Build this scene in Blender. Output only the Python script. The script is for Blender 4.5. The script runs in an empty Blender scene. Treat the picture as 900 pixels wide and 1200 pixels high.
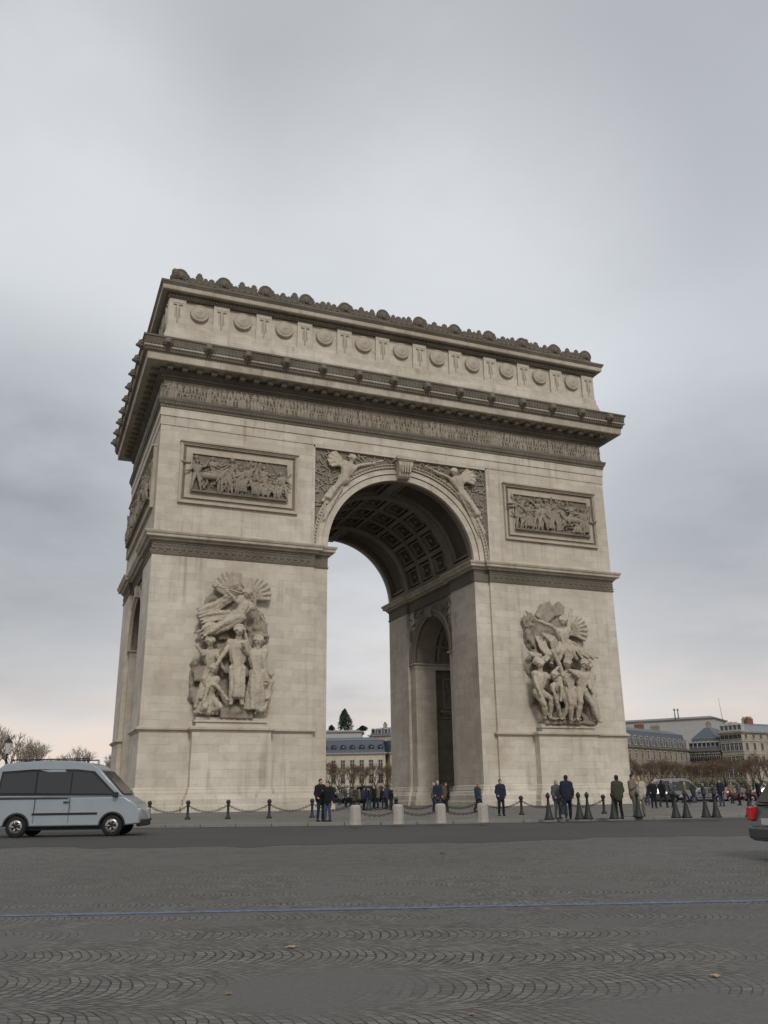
import bpy, bmesh, math, random
from mathutils import Vector, Matrix, noise
random.seed(7)
PI = math.pi; R = math.radians
sc = bpy.context.scene
COL = sc.collection

# ------------------------------------------------------------------ camera
CAM = Vector((-30.441, -70.061, 1.079))
YAW, PITCH, ROLL, FPX = 0.385, 0.316, -0.0139, 1013.7
fw = Vector((math.sin(YAW)*math.cos(PITCH), math.cos(YAW)*math.cos(PITCH), math.sin(PITCH)))
r_ = Vector((math.cos(YAW), -math.sin(YAW), 0)); u_ = r_.cross(fw)
RT = r_*math.cos(ROLL) + u_*math.sin(ROLL); UP = -r_*math.sin(ROLL) + u_*math.cos(ROLL)
cd = bpy.data.cameras.new('camera'); cam = bpy.data.objects.new('camera', cd); COL.objects.link(cam)
M = Matrix((RT, UP, -fw)).transposed().to_4x4(); M.translation = CAM; cam.matrix_world = M
cd.sensor_fit = 'VERTICAL'; cd.sensor_height = 24; cd.lens = FPX/1200*24; cd.clip_end = 5000; cd.clip_start = .1
sc.camera = cam
FH = Vector((math.sin(YAW), math.cos(YAW), 0)); RH = Vector((math.cos(YAW), -math.sin(YAW), 0))
def at(px, depth, z=0.0):
    """ground position seen in image column px (900 px wide) at a horizontal distance 'depth' ahead"""
    hy = 937 - px*12/900
    d = fw*FPX + RT*(px-450) - UP*(hy-600)
    t = depth/d.dot(FH); p = CAM + d*t
    return Vector((p.x, p.y, z))
def zat(py, px, depth):
    """height seen at image row py"""
    hy = 937 - px*12/900
    d = fw*FPX + RT*(px-450) - UP*(py-600)
    t = depth/d.dot(FH); return CAM.z + d.z*t

# ------------------------------------------------------------------ node helpers
class NT:
    def __init__(s, name):
        s.m = bpy.data.materials.new(name); s.m.use_nodes = True
        s.t = s.m.node_tree; s.t.nodes.clear()
        s.out = s.n('ShaderNodeOutputMaterial'); s.b = s.n('ShaderNodeBsdfPrincipled')
        s.t.links.new(s.b.outputs[0], s.out.inputs[0])
    def n(s, ty, **kw):
        x = s.t.nodes.new(ty)
        for k, v in kw.items(): setattr(x, k, v)
        return x
    def l(s, a, b): s.t.links.new(a, b)
    def put(s, inp, v):
        if hasattr(v, 'is_linked') or hasattr(v, 'links'): s.t.links.new(v, inp)
        elif isinstance(v, (tuple, list)) and len(v) == 3 and inp.type == 'RGBA': inp.default_value = (*v, 1)
        else: inp.default_value = v
    def math(s, op, a, b=None, c=None, clamp=False):
        x = s.n('ShaderNodeMath', operation=op, use_clamp=clamp); s.put(x.inputs[0], a)
        if b is not None: s.put(x.inputs[1], b)
        if c is not None: s.put(x.inputs[2], c)
        return x.outputs[0]
    def noise(s, vec, scale, detail=3, rough=.55, dim='3D'):
        x = s.n('ShaderNodeTexNoise', noise_dimensions=dim); s.l(vec, x.inputs['Vector'])
        x.inputs['Scale'].default_value = scale; x.inputs['Detail'].default_value = detail
        x.inputs['Roughness'].default_value = rough; return x.outputs['Fac']
    def mapr(s, v, a, b, c=0., d=1.):
        x = s.n('ShaderNodeMapRange'); s.put(x.inputs[0], v)
        for i, k in enumerate((a, b, c, d)): x.inputs[1+i].default_value = k
        return x.outputs[0]
    def mix(s, f, a, b, mode='MIX'):
        x = s.n('ShaderNodeMix', data_type='RGBA', blend_type=mode); x.clamp_factor = True
        s.put(x.inputs[0], f); s.put(x.inputs[6], a); s.put(x.inputs[7], b); return x.outputs[2]
    def comb(s, x, y, z):
        c = s.n('ShaderNodeCombineXYZ'); s.put(c.inputs[0], x); s.put(c.inputs[1], y); s.put(c.inputs[2], z); return c.outputs[0]
    def obj(s): return s.n('ShaderNodeTexCoord').outputs['Object']
    def sep(s, v):
        x = s.n('ShaderNodeSeparateXYZ'); s.l(v, x.inputs[0]); return x.outputs
    def vscale(s, v, sc_):
        x = s.n('ShaderNodeVectorMath', operation='MULTIPLY'); s.l(v, x.inputs[0]); x.inputs[1].default_value = sc_; return x.outputs[0]
    def bump(s, h, strength, dist):
        x = s.n('ShaderNodeBump'); s.l(h, x.inputs['Height']); x.inputs['Strength'].default_value = strength
        x.inputs['Distance'].default_value = dist; s.l(x.outputs[0], s.b.inputs['Normal']); return x
    def done(s, color, rough=.8, spec=.3):
        s.put(s.b.inputs['Base Color'], color); s.put(s.b.inputs['Roughness'], rough)
        s.b.inputs['Specular IOR Level'].default_value = spec; return s.m

def flat(name, c, rough=.7, metal=0., var=.12, scale=6., spec=.3):
    m = NT(name); P = m.obj(); f = m.noise(P, scale, 4)
    col = m.mix(f, tuple(x*(1-var) for x in c), tuple(min(1, x*(1+var)) for x in c))
    m.b.inputs['Metallic'].default_value = metal
    return m.done(col, m.mapr(f, 0, 1, max(.02, rough-.08), min(1, rough+.08)), spec)

def stone(name, c1, c2, dirt=(.10, .082, .064), dirt_amt=.35, courses=True, streak=.5, fine=0., warm=.3, row=.62, width=1.5):
    """limestone: courses of blocks, large tonal drift, rain streaks, soot"""
    m = NT(name); P = m.obj(); x, y, z = m.sep(P)
    g = m.n('ShaderNodeNewGeometry'); nx, ny, nz = m.sep(g.outputs['True Normal'])
    isx = m.math('GREATER_THAN', m.math('ABSOLUTE', nx), .7)
    U = m.math('ADD', m.math('MULTIPLY', y, isx), m.math('MULTIPLY', x, m.math('SUBTRACT', 1., isx)))
    f1 = m.noise(P, .16, 4, .6); f2 = m.noise(P, 1.1, 5, .65); f3 = m.noise(P, 9., 4, .6)
    col = m.mix(m.mapr(f1, .35, .65), c1, c2)
    bumph = m.math('MULTIPLY', f3, .25)
    if courses:
        b = m.n('ShaderNodeTexBrick', offset=.5, squash=1.0)
        m.l(m.comb(U, z, 0.), b.inputs['Vector'])
        b.inputs['Scale'].default_value = 1.; b.inputs['Brick Width'].default_value = width; b.inputs['Row Height'].default_value = row
        b.inputs['Mortar Size'].default_value = .014; b.inputs['Mortar Smooth'].default_value = .3; b.inputs['Bias'].default_value = 0
        b.inputs['Color1'].default_value = (.80, .79, .77, 1); b.inputs['Color2'].default_value = (1.08, 1.07, 1.05, 1)
        b.inputs['Mortar'].default_value = (.90, .89, .87, 1)
        col = m.mix(.62, col, m.mix(1., col, b.outputs['Color'], 'MULTIPLY'))
        bed = m.math('FRACT', m.math('DIVIDE', z, row)); bedl = m.math('MAXIMUM', m.math('LESS_THAN', bed, .03), m.math('GREATER_THAN', bed, .975))
        jm = m.math('MULTIPLY', bedl, m.mapr(m.noise(m.vscale(P, (.5, .5, 1.4)), 1., 4, .7), .46, .64))
        col = m.mix(m.math('MULTIPLY', jm, .5), col, tuple(k*.35 for k in c1))
        bumph = m.math('SUBTRACT', bumph, m.math('MULTIPLY', b.outputs['Fac'], .22))
    # ochre leaching
    col = m.mix(m.math('MULTIPLY', m.mapr(m.noise(m.vscale(P, (.35, .35, .12)), 1., 4, .6), .55, .78), warm), col, (.40, .27, .15))
    # vertical rain streaks
    st = m.noise(m.vscale(P, (1.6, 1.6, .07)), 1., 4, .65)
    stf = m.math('MULTIPLY', m.mapr(st, .52, .80), m.mapr(m.noise(P, .22, 2), .4, .6))
    col = m.mix(m.math('MULTIPLY', stf, streak), col, dirt)
    # blotches of soot, thin horizontal marks along the beds
    col = m.mix(m.math('MULTIPLY', m.mapr(f2, .48, .78), dirt_amt), col, dirt)
    hz = m.noise(m.vscale(P, (.7, .7, 7.)), 1., 4, .7)
    col = m.mix(m.math('MULTIPLY', m.mapr(hz, .62, .8), .45), col, dirt)
    col = m.mix(m.math('MULTIPLY', m.mapr(f3, .3, .75), .22), col, tuple(k*.62 for k in c1))
    m.bump(bumph, .55, .04)
    return m.done(col, .88, .25)

LIME = stone('limestone_blocks', (.54, .485, .40), (.66, .61, .53), dirt_amt=.24, streak=.7, warm=.38)
LIMEIN = stone('limestone_under_the_arch', (.33, .30, .255), (.43, .395, .34), dirt_amt=.45, streak=.6, warm=.2)
CARVE = stone('carved_limestone', (.43, .37, .29), (.55, .495, .405), courses=False, dirt_amt=.35, streak=.35, warm=.2)
DARKC = stone('weathered_shaded_carving', (.17, .146, .115), (.265, .23, .185), courses=False, dirt_amt=.5, streak=.5, warm=.12)  # weathered stone; its dark tone also paints shade on relief grounds and modillions
MIDC = stone('greyed_shaded_carving', (.27, .23, .18), (.375, .33, .27), courses=False, dirt_amt=.45, streak=.4, warm=.15)  # greyed stone; behind the statues it also carries painted shade
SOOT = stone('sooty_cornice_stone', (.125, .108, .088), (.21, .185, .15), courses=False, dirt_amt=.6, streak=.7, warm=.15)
TRIM = stone('pale_cornice_stone', (.44, .385, .305), (.56, .505, .42), courses=True, dirt_amt=.45, streak=.75, warm=.3, row=3., width=1.4)
VAULT = stone('vault_stone', (.085, .075, .062), (.15, .13, .105), courses=False, dirt_amt=.5, streak=.2, warm=.1)  # sooty stone, set darker still to paint in the shade under the vault
PASS = stone('shaded_passage_stone', (.15, .13, .105), (.22, .195, .16), dirt_amt=.5, streak=.5, warm=.1)  # limestone darkened, the passage's shade is put into its colour
VAULTRIB = stone('vault_rib_stone', (.20, .172, .14), (.29, .255, .21), courses=False, dirt_amt=.4, streak=.2, warm=.1)  # sooty stone, tone lowered further for shade in vault and side passages

# ------------------------------------------------------------------ mesh builder
class MB:
    def __init__(s): s.v = []; s.f = []; s.s = []; s.mi = []; s.cur = 0
    def add(s, vs, fs, smooth=False):
        o = len(s.v); s.v += [tuple(p) for p in vs]; s.f += [tuple(i+o for i in f) for f in fs]
        s.s += [smooth]*len(fs); s.mi += [s.cur]*len(fs); return s
    def box(s, x0, x1, y0, y1, z0, z1):
        return s.add([(x0,y0,z0),(x1,y0,z0),(x1,y1,z0),(x0,y1,z0),(x0,y0,z1),(x1,y0,z1),(x1,y1,z1),(x0,y1,z1)],
              [(0,3,2,1),(4,5,6,7),(0,1,5,4),(1,2,6,5),(2,3,7,6),(3,0,4,7)])
    def prism(s, pts, ax, a, b):
        n = len(pts)
        def P(p, w): return (p[0], w, p[1]) if ax == 'y' else ((w, p[0], p[1]) if ax == 'x' else (p[0], p[1], w))
        return s.add([P(p, a) for p in pts]+[P(p, b) for p in pts],
              [tuple(range(n)), tuple(range(2*n-1, n-1, -1))]+[(i, (i+1) % n, (i+1) % n+n, i+n) for i in range(n)])
    def sweep(s, poly, prof):
        """closed CCW plan polygon x closed profile [(outward offset, z)]"""
        n = len(poly); k = len(prof); P2 = [Vector(p) for p in poly]; mit = []
        for i in range(n):
            a = (P2[i]-P2[i-1]).normalized(); b = (P2[(i+1) % n]-P2[i]).normalized()
            na = Vector((a.y, -a.x)); nb = Vector((b.y, -b.x)); mm = na+nb
            mit.append(mm/max(.2, mm.dot(na)))
        vs = [(P2[i].x+mit[i].x*o, P2[i].y+mit[i].y*o, z) for i in range(n) for (o, z) in prof]
        fs = [(i*k+j, ((i+1) % n)*k+j, ((i+1) % n)*k+(j+1) % k, i*k+(j+1) % k) for i in range(n) for j in range(k)]
        return s.add(vs, fs)
    def arc(s, c, r0, r1, t0, t1, a0, a1, n, ax='y', smooth=False):
        """block of a ring about axis ax; c = centre (h, z)"""
        vs = []; fs = []
        for i in range(n+1):
            t = t0+(t1-t0)*i/n; cx, sn = math.cos(t), math.sin(t)
            for (r, a) in ((r0, a0), (r1, a0), (r1, a1), (r0, a1)):
                h, z = c[0]+r*cx, c[1]+r*sn
                vs.append((h, a, z) if ax == 'y' else (a, h, z))
        for i in range(n):
            o = i*4
            for j in range(4): fs.append((o+j, o+(j+1) % 4, o+4+(j+1) % 4, o+4+j))
        fs += [(0, 3, 2, 1), (n*4, n*4+1, n*4+2, n*4+3)]
        return s.add(vs, fs, smooth)
    def cap(s, p0, p1, r0, r1=None, n=8, smooth=True, rings=2):
        p0 = Vector(p0); p1 = Vector(p1); r1 = r0 if r1 is None else r1
        d = p1-p0
        if d.length < 1e-6: d = Vector((0, 0, 1e-3))
        d.normalize(); a = d.orthogonal().normalized(); b = d.cross(a)
        pr = [(-math.cos(R(90)*k/(rings+1))*r0, math.sin(R(90)*k/(rings+1))*r0, 0) for k in range(1, rings+1)]
        pr += [(0, r0, 0), (0, r1, 1)] + [(math.sin(R(90)*k/(rings+1))*r1, math.cos(R(90)*k/(rings+1))*r1, 1) for k in range(1, rings+1)]
        vs = [p0-d*r0]; fs = []
        for (h, r, e) in pr:
            q = (p1 if e else p0)+d*h
            vs += [q+(a*math.cos(2*PI*j/n)+b*math.sin(2*PI*j/n))*r for j in range(n)]
        vs.append(p1+d*r1); L = len(vs)-1; K = len(pr)
        for j in range(n): fs.append((0, 1+(j+1) % n, 1+j)); fs.append((L, 1+(K-1)*n+j, 1+(K-1)*n+(j+1) % n))
        for i in range(K-1):
            for j in range(n): fs.append((1+i*n+j, 1+i*n+(j+1) % n, 1+(i+1)*n+(j+1) % n, 1+(i+1)*n+j))
        return s.add(vs, fs, smooth)
    def tube(s, p0, p1, r0, r1, n=5, smooth=True):
        p0 = Vector(p0); p1 = Vector(p1); d = (p1-p0).normalized(); a = d.orthogonal().normalized(); b = d.cross(a)
        vs = [p+(a*math.cos(2*PI*j/n)+b*math.sin(2*PI*j/n))*r for p, r in ((p0, r0), (p1, r1)) for j in range(n)]
        return s.add(vs, [(j, (j+1) % n, n+(j+1) % n, n+j) for j in range(n)]+[tuple(range(n-1, -1, -1)), tuple(range(n, 2*n))], smooth)
    def ell(s, c, rad, rot=None, n=12, m=8):
        c = Vector(c); vs = []; fs = []
        for i in range(m+1):
            t = PI*i/m
            for j in range(n):
                p = Vector((math.sin(t)*math.cos(2*PI*j/n)*rad[0], math.sin(t)*math.sin(2*PI*j/n)*rad[1], math.cos(t)*rad[2]))
                if rot: p = rot @ p
                vs.append(c+p)
        for i in range(m):
            for j in range(n): fs.append((i*n+j, i*n+(j+1) % n, (i+1)*n+(j+1) % n, (i+1)*n+j))
        return s.add(vs, fs, True)
    def lathe(s, prof, c=(0, 0, 0), n=16, ax='z', smooth=True):
        """prof [(r, h)] about axis through c"""
        vs = []; k = len(prof)
        for i in range(n):
            t = 2*PI*i/n
            for (r, h) in prof:
                p = (r*math.cos(t), r*math.sin(t), h) if ax == 'z' else ((r*math.cos(t), h, r*math.sin(t)) if ax == 'y' else (h, r*math.cos(t), r*math.sin(t)))
                vs.append((c[0]+p[0], c[1]+p[1], c[2]+p[2]))
        fs = [(i*k+j, ((i+1) % n)*k+j, ((i+1) % n)*k+j+1, i*k+j+1) for i in range(n) for j in range(k-1)]
        fs += [tuple(i*k for i in range(n))[::-1], tuple(i*k+k-1 for i in range(n))]
        return s.add(vs, fs, smooth)
    def mesh(s, name, mats=()):
        me = bpy.data.meshes.new(name); me.from_pydata(s.v, [], s.f)
        bm = bmesh.new(); bm.from_mesh(me)
        for f, sm, mi in zip(bm.faces, s.s, s.mi): f.smooth = sm; f.material_index = mi
        bmesh.ops.remove_doubles(bm, verts=bm.verts, dist=1e-5)
        bmesh.ops.recalc_face_normals(bm, faces=bm.faces)
        bm.to_mesh(me); bm.free()
        for m in mats: me.materials.append(m)
        return me
    def build(s, name, mats, parent=None, **kw):
        if not isinstance(mats, (list, tuple)): mats = [mats]
        return link(name, s.mesh(name, mats), parent, **kw)
def link(name, me, parent=None, **kw):
    o = bpy.data.objects.new(name, me); COL.objects.link(o)
    if parent: o.parent = parent
    for k, v in kw.items(): o[k] = v
    return o
def empty(name, loc=(0, 0, 0), rz=0, parent=None, **kw):
    o = bpy.data.objects.new(name, None); COL.objects.link(o); o.location = loc; o.rotation_euler = (0, 0, rz)
    o.empty_display_size = .2
    if parent: o.parent = parent
    for k, v in kw.items(): o[k] = v
    return o
def tag(o, label, cat, group=None):
    o['label'] = label; o['category'] = cat
    if group: o['group'] = group
    return o
def struct(o): o['kind'] = 'structure'; return o
def copy_tree(o, parent=None):
    c = o.copy(); COL.objects.link(c)
    if parent: c.parent = parent
    for ch in o.children: copy_tree(ch, c)
    return c
def remesh(mb, voxel, name, mat, rough=0., rs=3., smooth=1):
    """melt the overlapping solids of mb into one skin"""
    me = mb.mesh(name+'_raw'); o = bpy.data.objects.new('tmp', me); COL.objects.link(o)
    md = o.modifiers.new('r', 'REMESH'); md.mode = 'VOXEL'; md.voxel_size = voxel; md.use_smooth_shade = True
    if smooth:
        ms = o.modifiers.new('s', 'SMOOTH'); ms.iterations = smooth; ms.factor = .5
    dg = bpy.context.evaluated_depsgraph_get(); dg.update()
    res = bpy.data.meshes.new_from_object(o.evaluated_get(dg)); bpy.data.objects.remove(o); bpy.data.meshes.remove(me)
    if rough:
        for v in res.vertices:
            c_ = v.co; v.co = c_+v.normal*(noise.noise(c_*rs)*rough+noise.noise(Vector((c_.x*5.5, c_.y*5.5, c_.z*1.1)))*rough*1.5)
    res.name = name; res.materials.clear(); res.materials.append(mat)
    for p in res.polygons: p.use_smooth = True
    return res
ordw = ['leftmost', 'second', 'third', 'fourth', 'fifth', 'sixth', 'seventh', 'eighth', 'ninth', 'tenth', 'eleventh', 'twelfth',
        'thirteenth', 'fourteenth', 'fifteenth', 'sixteenth', 'seventeenth', 'eighteenth', 'nineteenth', 'twentieth']

# ================================================================== THE ARCH
XC = -.12            # centre of the main opening
HM = 7.27            # its half width
D = 21.85; YC = D/2; A = 22.5
HL = 4.2; ZL = 14.46 # side passage half width and springing
ZS = 21.88
arch = empty('triumphal_arch')
tag(arch, 'huge pale limestone triumphal arch with carved groups standing in the middle of the paved square', 'arch')

def mirror(poly, sx, sy):
    q = [((x if sx > 0 else -x), (y if sy > 0 else D-y)) for x, y in poly]
    return q if sx*sy > 0 else q[::-1]
def hx(sx): return HM+(XC if sx > 0 else -XC)     # distance of the jamb from x = 0
def mbox(b, sx, sy, x0, x1, y0, y1, z0, z1):
    if sx < 0: x0, x1 = -x1, -x0
    if sy < 0: y0, y1 = D-y1, D-y0
    b.box(x0, x1, y0, y1, z0, z1)

# ---- piers (four)
for sx in (-1, 1):
    for sy in (1, -1):
        h = hx(sx); b = MB()
        mbox(b, sx, sy, h+.3, h+2.65, .65, YC-HL, -.0, 21.2)               # core, with a wider middle bay to the passage
        mbox(b, sx, sy, h+2.0, 20.2, .7, YC-HL-.7, -.0, 21.15); mbox(b, sx, sy, 19.8, 22.1, .65, YC-HL, -.0, 21.2)
        mbox(b, sx, sy, 8.65, A, 0, 5.6, 0.01, 20.3)                      # main mass
        mbox(b, sx, sy, h, 21.5, .3, 5.45, 0.02, 20.35)                   # jamb pilaster
        # pedestal under the sculpture
        if sy > 0: mbox(b, sx, sy, 12.35, 18.6, -.85, .3, 0, 6.04); mbox(b, sx, sy, 12.75, 18.35, -.8, .3, 6.3, 7.02)
        if sy > 0: mbox(b, sx, sy, 12.6, 18.5, -.95, .3, 6.66, 6.8); 
        p = b.build('pier', LIME, arch)
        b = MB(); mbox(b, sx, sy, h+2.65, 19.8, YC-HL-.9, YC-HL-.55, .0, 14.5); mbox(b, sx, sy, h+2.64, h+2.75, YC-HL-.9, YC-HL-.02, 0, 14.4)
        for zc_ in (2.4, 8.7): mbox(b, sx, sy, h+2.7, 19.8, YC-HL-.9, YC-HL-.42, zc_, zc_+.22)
        b.build('passage_wall', PASS, p)  # lining in shade-coloured stone so the passage reads dark
        ped = [(12.35, -.85), (18.6, -.85), (18.6, 0)] if sy > 0 else []
        pl = [(h, .3), (8.65, .3), (8.65, 0)]+([(12.35, 0)] if sy > 0 else [])+ped+[(A, 0), (A, 5.6), (22.1, 5.6), (22.1, YC-HL), (19.8, YC-HL), (19.8, YC-HL-.55), (h+2.65, YC-HL-.55), (h+2.65, YC-HL), (h+.3, YC-HL), (h+.3, 5.45), (h, 5.45)]
        b = MB(); b.sweep(mirror(pl, sx, sy), [(-.3, 0), (.62, 0), (.62, .42), (.46, .46), (.46, .95), (.36, 1.0), (.30, 1.22), (.14, 1.30), (.16, 1.42), (.10, 1.62), (.10, 1.72), (0.02, 1.8), (-.3, 1.8)])
        b.build('plinth', LIME, p)
        pc = [(8.65, 0)]+([(12.35, 0)] if sy > 0 else [])+ped+[(A, 0), (A, 5.6), (21.0, 5.6), (21., 1.2), (8.65, 1.2)]
        b = MB(); b.sweep(mirror(pc, sx, sy), [(-.2, 5.92), (.06, 5.92), (.08, 6.0), (.2, 6.06), (.26, 6.08), (.26, 6.2), (.16, 6.24), (.1, 6.33), (-.2, 6.33)])
        b.build('podium_moulding', CARVE, p)

def arcpts(c, r, z, n=32, rev=False):
    p = [(c+r*math.cos(PI*i/n), z+r*math.sin(PI*i/n)) for i in range(n+1)]
    return p[::-1] if rev else p

# ---- side passages through the two flanks (spandrels, vaults)
for sx in (-1, 1):
    h = hx(sx); b = MB()
    for (x0, x1, hl, ztop) in ((h+.3, h+2.65, HL, 20.7), (h+2.65, 19.8, HL+.45, 20.6), (19.8, 22.1, HL, 20.7)):
        if x0 == h+2.65: y0, y1 = YC-HL-.5, YC+HL+.5
        else: y0, y1 = YC-HL, YC+HL
        if hl > HL:
            y0, y1 = YC-5.4, YC+5.4
            pts = [(y0, ZL), (YC-hl, ZL)]+arcpts(YC, hl, ZL, 28, True)[1:-1]+[(YC+hl, ZL), (y1, ZL), (y1, ztop), (y0, ztop)]
        else:
            pts = arcpts(YC, hl, ZL, 28, True)+[(y1, ztop), (y0, ztop)]
        if sx > 0: b.prism(pts, 'x', x0, x1)
        else: b.prism(pts, 'x', -x1, -x0)
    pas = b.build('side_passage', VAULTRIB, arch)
    # ribs and coffers of the small vault
    b = MB(); 
    def AR(r0, r1, t0, t1, x0, x1, n=6):
        if sx < 0: x0, x1 = -x1, -x0
        b.arc((YC, ZL), r0, r1, t0, t1, x0, x1, n, 'x')
    for k in range(5): AR(HL+.12, HL+.5, 0, PI, h+2.9+k*2.4, h+3.3+k*2.4, 24)
    for k in range(9): AR(HL+.16, HL+.5, R(2+k*22)-.04, R(2+k*22)+.04, h+2.7, 19.8, 1)
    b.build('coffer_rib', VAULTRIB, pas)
    # archivolts and spring cornices on both faces of the passage
    for (xf, s) in ((h+.3, -1), (22.1, 1)):
        b = MB()
        for (r0, r1, pr) in ((HL, HL+.38, .1), (HL+.36, HL+.62, .18), (HL+.6, HL+.78, .26)):
            x0, x1 = sorted((sx*(xf+s*pr), sx*(xf-s*.2)))
            b.arc((YC, ZL), r0, r1, 0, PI, x0, x1, 28, 'x')
        x0, x1 = sorted((sx*(xf+s*.42), sx*(xf-s*.2)))
        b.prism([(YC-.45, ZL+HL-.05), (YC+.45, ZL+HL-.05), (YC+.6, ZL+HL+.95), (YC-.6, ZL+HL+.95)], 'x', x0, x1)
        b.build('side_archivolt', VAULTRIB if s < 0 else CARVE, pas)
    for sy in (1, -1):
        b = MB(); pl = [(h+.3, 5.7), (22.1, 5.7), (22.1, YC-HL), (h+.3, YC-HL)]
        b.sweep(mirror(pl, sx, sy), [(-.2, 13.8), (.03, 13.8), (.03, 13.95), (.012, 13.97), (.012, 14.2), (.12, 14.26), (.2, 14.3), (.2, 14.44), (-.2, 14.44)])
        b.build('spring_cornice', CARVE, pas)
    # leaf and trophy carving in the small spandrels, inner face
    b = MB(); rr = random.Random(3)
    for (xf, s, mm) in ((h+.3, -1, 0), (22.1, 1, 1)):
        for k in range(150):
            y = YC+rr.uniform(-5.3, 5.3); z = rr.uniform(15.4, 19.9)
            if math.hypot(y-YC, z-ZL) < HL+.95 or abs(y-YC) > 5.1: continue
            a = rr.uniform(0, PI); L = rr.uniform(.15, .5); q = sx*(xf+s*.05)
            b.cap((q, y-math.cos(a)*L, z-math.sin(a)*L), (q+sx*s*.08, y+math.cos(a)*L, z+math.sin(a)*L), .10, .05, 6)
    b.build('leaf_carving', VAULTRIB, pas)
    # inside: framed relief on the far wall and its ledge
    for sy in (-1, 1):
        b = MB(); x0 = h+3.6
        yw = YC+HL+.55 if sy < 0 else YC-HL-.55
        s = -1 if sy < 0 else 1
        for (xa, xb, za, zb, d) in ((x0, x0+.25, 9.7, 13., .2), (x0+5., x0+5.25, 9.7, 13., .2), (x0+.25, x0+5, 12.8, 13., .2), (x0+.25, x0+5, 9.7, 9.95, .2), (x0-.4, x0+5.7, 9.35, 9.6, .42), (x0-.2, x0+5.5, 9.15, 9.36, .25)):
            X0, X1 = sorted((sx*xa, sx*xb)); Y0, Y1 = sorted((yw, yw+s*d)); b.box(X0, X1, Y0, Y1, za, zb)
        for k in range(60):
            px = x0+rr.uniform(.5, 4.8); pz = rr.uniform(10.1, 12.5)
            b.cap((sx*px, yw, pz), (sx*(px+rr.uniform(-.3, .3)), yw+s*.12, pz+rr.uniform(.1, .5)), .14, .08, 6)
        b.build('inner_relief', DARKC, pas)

# ---- impost cornice round each flank
for sx in (-1, 1):
    h = hx(sx)
    pl = [(h, .3), (8.65, .3), (8.65, 0), (A, 0), (A, 5.6), (22.2, 5.6), (22.2, D-5.6), (A, D-5.6), (A, D), (8.65, D), (8.65, D-.3), (h, D-.3), (h, D-5.45), (h+.25, D-5.45), (h+.25, 5.45), (h, 5.45)]
    if sx < 0: pl = [(-x, y) for x, y in pl][::-1]
    b = MB()
    b.sweep(pl, [(-.4, 20.02), (.07, 20.02), (.10, 20.16), (.03, 20.18), (.03, 20.98), (.08, 21.0), (.10, 21.08), (.18, 21.14), (.20, 21.2), (-.4, 21.2)])
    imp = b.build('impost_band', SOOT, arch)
    b = MB()
    b.sweep(pl, [(-.4, 21.2), (.24, 21.2), (.32, 21.34), (.5, 21.38), (.58, 21.44), (.58, 21.62), (.66, 21.68), (.72, 21.82), (.72, 21.9), (-.4, 21.93)])
    b.build('impost_cornice', TRIM, arch)
    b = MB()   # grey meander ribbon in the band
    for face in ((0, 8.9, A), ):
        x = 8.9
        while x < A-.3:
            for (dx0, dx1, z0, z1) in ((0, .07, 20.3, 20.85), (0, .42, 20.78, 20.85), (.35, .42, 20.45, 20.85), (.18, .42, 20.45, 20.52), (.18, .24, 20.45, 20.66), (.42, .6, 20.3, 20.37)):
                X0, X1 = sorted((sx*(x+dx0), sx*(x+dx1))); b.box(X0, X1, -.075, -.02, z0, z1)
            x += .6
    y = .5
    while y < D-.3:
        X0, X1 = sorted((sx*(A-.3 if 5.6 < y < D-6 else A), sx*(A+.075 if not 5.6 < y < D-6 else 22.27)))
        b.box(X0, X1, y, y+.07, 20.3, 20.85); b.box(X0, X1, y, y+.42, 20.78, 20.85); b.box(X0, X1, y+.35, y+.42, 20.45, 20.8)
        y += .6
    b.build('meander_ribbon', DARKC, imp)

# ---- upper body
b = MB()
VR = HM+.62
body = [(-22.2, 21.9)]+[(XC-VR, 21.9)]+arcpts(XC, VR, ZS, 48, True)+[(XC+VR, 21.9), (22.2, 21.9), (22.2, 39.5), (-22.2, 39.5)]
b.prism(body, 'y', .35, D-.35)
for s in (-1, 1):
    for (y0, y1) in ((0, 1.), (D-1., D)):
        x0, x1 = sorted((s*8.85, s*A)); b.box(x0, x1, y0, y1, 21.85, 31.62)
    x0, x1 = sorted((s*21., s*A)); b.box(x0, x1, .9, D-.9, 21.85, 31.62)
for (y0, y1) in ((-.02, 1.), (D-1., D+.02)): b.box(-A, A, y0, y1, 31.5, 36.)
upper = b.build('upper_wall', LIME, arch)
rect = [(-A, 0), (A, 0), (A, D), (-A, D)]
b = MB()
b.sweep(rect, [(-.5, 31.5), (.06, 31.5), (.06, 32.28), (.03, 32.3), (.13, 32.34), (.13, 33.06), (-.5, 33.06)])
b.build('architrave', LIME, arch)
b = MB()
b.sweep(rect, [(-.5, 33.06), (.16, 33.06), (.2, 33.14), (.2, 33.3), (.3, 33.42), (.36, 33.6), (.42, 33.7), (.42, 33.86), (.1, 34.0), (-.5, 34.0)])
n = 0
for (fx) in [(-A+.15+k*.3) for k in range(150)]: b.box(fx, fx+.15, -.33, -.1, 33.34, 33.58)
for fy in [.1+k*.3 for k in range(72)]: b.box(-A-.33, -A-.1, fy, fy+.15, 33.34, 33.58)
b.build('architrave_leaf_moulding', SOOT, arch)
b = MB()
b.sweep(rect, [(-.5, 34.0), (.035, 34.0), (.035, 35.75), (-.5, 35.75)])
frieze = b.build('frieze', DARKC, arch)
b = MB()
b.sweep(rect, [(-.5, 35.75), (.12, 35.75), (.16, 35.86), (.3, 35.9), (.3, 36.12), (.42, 36.16), (.5, 36.24), (.5, 36.68), (-.5, 36.68)])
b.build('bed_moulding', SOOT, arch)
b = MB()
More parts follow.
